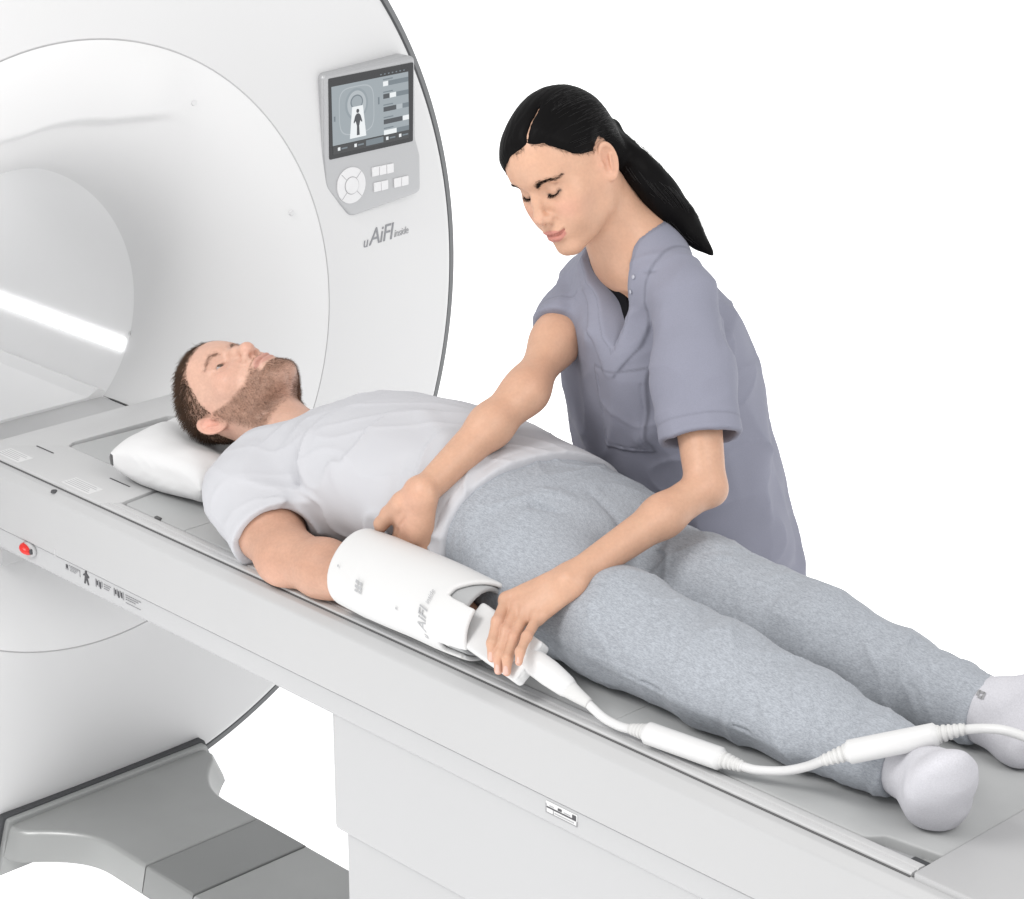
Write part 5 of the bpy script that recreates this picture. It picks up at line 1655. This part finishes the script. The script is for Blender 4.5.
    # brows
    def project(flat):
        f = lambda P: head_d(toL(P), True) * s
        for _ in range(4):
            g = 5e-4
            d0 = f(flat); gr = np.stack([f(flat + g * e) - d0 for e in np.eye(3)], 1) / g
            flat = flat - (d0[:, None] * gr) / ((gr * gr).sum(1)[:, None] + 1e-6)
        return flat, gr / (np.linalg.norm(gr, axis=1)[:, None] + 1e-9)
    for sx in (1, -1):
        n = 200
        t = rng.uniform(0, 1, n)
        c_ = spline([A3(.012, .093, .0265), A3(.030, .090, .0325), A3(.051, .074, .0290)], 50)
        p = c_[(t * 49).astype(int)] + np.c_[np.zeros(n), np.zeros(n), rng.normal(0, 1, n) * .0024 * (1.1 - .6 * t)]
        p[:, 0] *= sx
        P, Nn = project(toW(p))
        tw = (A3(sx * .9, -.2, 0)[None] + np.c_[np.zeros(n), np.zeros(n), (.7 - .9 * t)]) @ R.T
        tw = tw / np.linalg.norm(tw, axis=1)[:, None] + Nn * .25
        strands('eyebrow', P, tw, .0056 * s, .00011, M['hair_beard'], man, seg=2)
    return man

def beard_mask(L):
    x = np.abs(L[:, 0]); y = L[:, 1]; z = L[:, 2]
    # upper edge of the beard from the sideburn down the cheek to the mouth corner
    ue = np.interp(y, [-.02, .012, .030, .050, .065, .078, .090], [.01, .006, -.022, -.040, -.050, -.052, -.049])
    m = sstep(.004, -.008, z - ue) * sstep(-.006, .010, y)
    under = sstep(-.118, -.098, z + .10 * np.maximum(.05 - y, 0))
    m = m * under
    lips = sstep(.030, .022, x) * sstep(-.050, -.054, z) * sstep(-.0790, -.0755, z) * sstep(.07, .08, y)
    m = m * (1 - lips)
    nose = sstep(.020, .012, x) * sstep(-.046, -.043, z)
    return np.clip(m * (1 - nose), 0, 1)

patient = build_patient()
# ================================================================ arm coil with connector and cable
M['coil'] = material('white_coil_fabric', (.585, .585, .585), .55, .25, bump=[(700, .08, ONE), (35, .10, ONE)])
M['coil_hard'] = material('white_connector_plastic', (.60, .60, .602), .38, .4)
M['liner'] = material('grey_coil_liner', (.36, .365, .37), .8, .15, bump=(900, .3, ONE))
M['relief'] = material('soft_white_strain_relief', (.56, .56, .555), .5, .3)

coil = empty('arm_coil', (-.02, -.207, .8435), "white wrap-around coil on the man's forearm with connector and long cable", 'MRI coil')
CY, CZ = -.207, .9055
def coil_r(x): return np.interp(x, [-.16, -.10, .05, .12], [.0600, .0628, .0618, .0590])
def coil_shell(P, r_off, th, x0, x1, notch):
    y = P[:, 1] - CY; z = P[:, 2] - CZ; x = P[:, 0]
    tt = np.degrees(np.arctan2(z, -y))                       # 0 faces the near side, 90 is up
    q = np.sqrt(y * y + (z * 1.02) ** 2)
    r = coil_r(x) + r_off + .0012 * vnoise(P, 14, 61) + .0012 * np.cos(np.radians(tt * 3 + 40)) - .0010 * np.exp(-((tt - 128) / 6) ** 2)
    d = np.abs(q - (r - th / 2)) - th / 2
    d = smax(d, x0 - x, .004); d = smax(d, x - x1, .004)
    if notch:
        xe = np.interp(tt, [-180, -60, -44, -40, -22, -18, 44, 48, 62, 100, 118, 180], [.112, .112, .110, .080, .080, .150, .150, .080, .082, .108, .118, .115])
        d = smax(d, (x - xe) * .75, .004)
    return d
V, F = surface(lambda P: coil_shell(P, 0, .0075, -.157, .134, True), A3(-.18, -.29, .83), A3(.16, -.12, .985), .0020)
V = relax(V, F, 1, .4)
shell = np_mesh('coil_shell', V, F, M['coil'], coil)
V, F = surface(lambda P: coil_shell(P, -.0078, .0080, -.150, .112, False), A3(-.18, -.29, .83), A3(.16, -.12, .985), .0028)
np_mesh('coil_liner', V, F, M['liner'], coil)
# printing that follows the curved sleeve
def wrap_text(body, size, x0, th0, mat, sp=1.0, sh=.25):
    o = text_mesh('lettering', body, size, mat, None, Matrix.Identity(4), sh, .0003, sp)
    me = o.data
    co = np.zeros(len(me.vertices) * 3); me.vertices.foreach_get('co', co); co = co.reshape(-1, 3)
    x = x0 - co[:, 1]; r = coil_r(x) + .0020 + co[:, 2] * .5
    t = math.radians(th0) + co[:, 0] / .062
    W = np.stack([x, CY - r * np.cos(t), CZ + r * np.sin(t)], 1)
    me.vertices.foreach_set('co', W.ravel()); me.update()
    o.parent = coil; o.matrix_parent_inverse = Matrix.Translation(-coil.location)
wrap_text('u', .014, .062, -22, M['letter_light'])
wrap_text('AiFI', .023, .060, -12, M['letter_light'], .95)
wrap_text('inside', .0095, .059, 26, M['letter_light'], .95)
def wrap_patch(x0, x1, t0, t1, mat, name='print_mark'):
    P = np.zeros((2, 5, 3))
    for i, x in enumerate((x0, x1)):
        for j, t in enumerate(np.radians(np.linspace(t0, t1, 5))):
            r = coil_r(x) + .0022
            P[i, j] = (x, CY - r * math.cos(t), CZ + r * math.sin(t))
    grid_mesh(name, P, mat, coil)
for a, b, c, d in ((-.089, -.084, 15, 19), (-.081, -.076, 14, 18), (-.089, -.083, 9, 12.5), (-.081, -.075, 8, 12), (-.089, -.082, 3.5, 6.5), (-.080, -.075, 3, 6), (-.135, -.132, 24, 27), (-.002, .001, 3, 6)):
    wrap_patch(a, b, c, d, M['letter_light'])
# connector: flat box on the tongue of the sleeve
def oriented(c, ex, ey):
    ex = nrm(ex); ey = np.asarray(ey, float); ey = nrm(ey - ex * (ey @ ex)); ez = np.cross(ex, ey)
    return np.asarray(c, float), np.stack([ex, ey, ez], 1)
def rbox(P, c, B, h, r):
    q = np.abs((P - c) @ B) - (np.asarray(h, float) - r)
    return np.linalg.norm(np.maximum(q, 0), axis=1) + np.minimum(q.max(1), 0) - r
cB = oriented((.176, -.2375, .9050), (.128, -.012, -.014), (0, .66, .66))
def conn(P):
    d = rbox(P, cB[0] - cB[1][:, 2] * 0.002, cB[1], (.067, .0325, .0125), .006)
    q = (P - cB[0]) @ cB[1]
    d = d + .0012 * np.exp(-((q[:, 2] - .004) / .0008) ** 2) * (np.abs(d) < .006)
    return d
V, F = surface(conn, A3(.08, -.32, .84), A3(.28, -.17, .97), .0018)
np_mesh('connector_box', V, F, M['coil_hard'], coil)
# plug end, strain relief, cable, inline chokes with ribbed ends
PL = spline([A3(.212, -.240, .903), A3(.245, -.238, .898), A3(.280, -.236, .888), A3(.306, -.234, .879)], 30)
tube('plug', PL, np.interp(np.linspace(0, 1, 30), [0, .06, .55, .9, 1], [.0150, .0175, .0178, .0148, .0120]), M['coil_hard'], coil, 24)
def ribbed(name, a, b, r0, r1, n=7):
    N = n * 8
    t = np.linspace(0, 1, N)
    base = r0 + (r1 - r0) * t
    w = np.where((t * n) % 1.0 < .55, 1.0, .86)
    p = np.asarray(a)[None] * (1 - t)[:, None] + np.asarray(b)[None] * t[:, None]
    tube(name, p, base * w, M['relief'], coil, 16)
def choke(a, b, r):
    a, b = np.asarray(a, float), np.asarray(b, float)
    t = np.linspace(0, 1, 40)
    rad = r * np.clip(np.minimum(t, 1 - t) / .05, 0, 1) ** .35
    rad = np.maximum(rad, .0105)
    tube('cable_choke', a[None] * (1 - t)[:, None] + b[None] * t[:, None], rad, M['coil_hard'], coil, 20)
tube('strain_relief', spline([A3(.303, -.2345, .880), A3(.318, -.2325, .8745), A3(.336, -.230, .8685)], 16), np.linspace(.0126, .0072, 16), M['relief'], coil, 18)
c1a, c1b = A3(.432, -.226, .8610), A3(.556, -.212, .8615)
c2a, c2b = A3(.723, -.185, .924), A3(.816, -.125, .962)
e1 = nrm(c1b - c1a); e2 = nrm(c2b - c2a)
choke(c1a, c1b, .0150); choke(c2a, c2b, .0150)
ribbed('strain_relief', c1a + e1 * .003, c1a - e1 * .022 + A3(0, 0, -.003), .0115, .0075, 4)
ribbed('strain_relief', c1b - e1 * .003, c1b + e1 * .028 + A3(0, .002, -.001), .0115, .0072, 5)
ribbed('strain_relief', c2a + e2 * .003, c2a - e2 * .026 + A3(0, -.004, -.004), .0115, .0072, 5)
ribbed('strain_relief', c2b - e2 * .003, c2b + e2 * .028 + A3(.002, .002, .001), .0115, .0072, 5)
CP = [A3(.330, -.2305, .8700), A3(.360, -.2285, .8570), A3(.388, -.2275, .8540), A3(.412, -.2270, .8570)]
tube('cable', spline(CP, 40), .0062, M['coil_hard'], coil, 14)
CP = [c1b + e1 * .024, A3(.600, -.200, .8600), A3(.634, -.190, .8680), A3(.668, -.1885, .8860), c2a - e2 * .022 + A3(0, -.003, -.003)]
tube('cable', spline(CP, 50), .0060, M['coil_hard'], coil, 14)
CP = [c2b + e2 * .024, A3(.848, -.085, .967), A3(.868, -.062, .963), A3(.895, -.030, .945), A3(.925, .010, .915), A3(.955, .050, .880), A3(.985, .085, .8535), A3(1.05, .12, .8515)]
tube('cable', spline(CP, 70), .0060, M['coil_hard'], coil, 14)
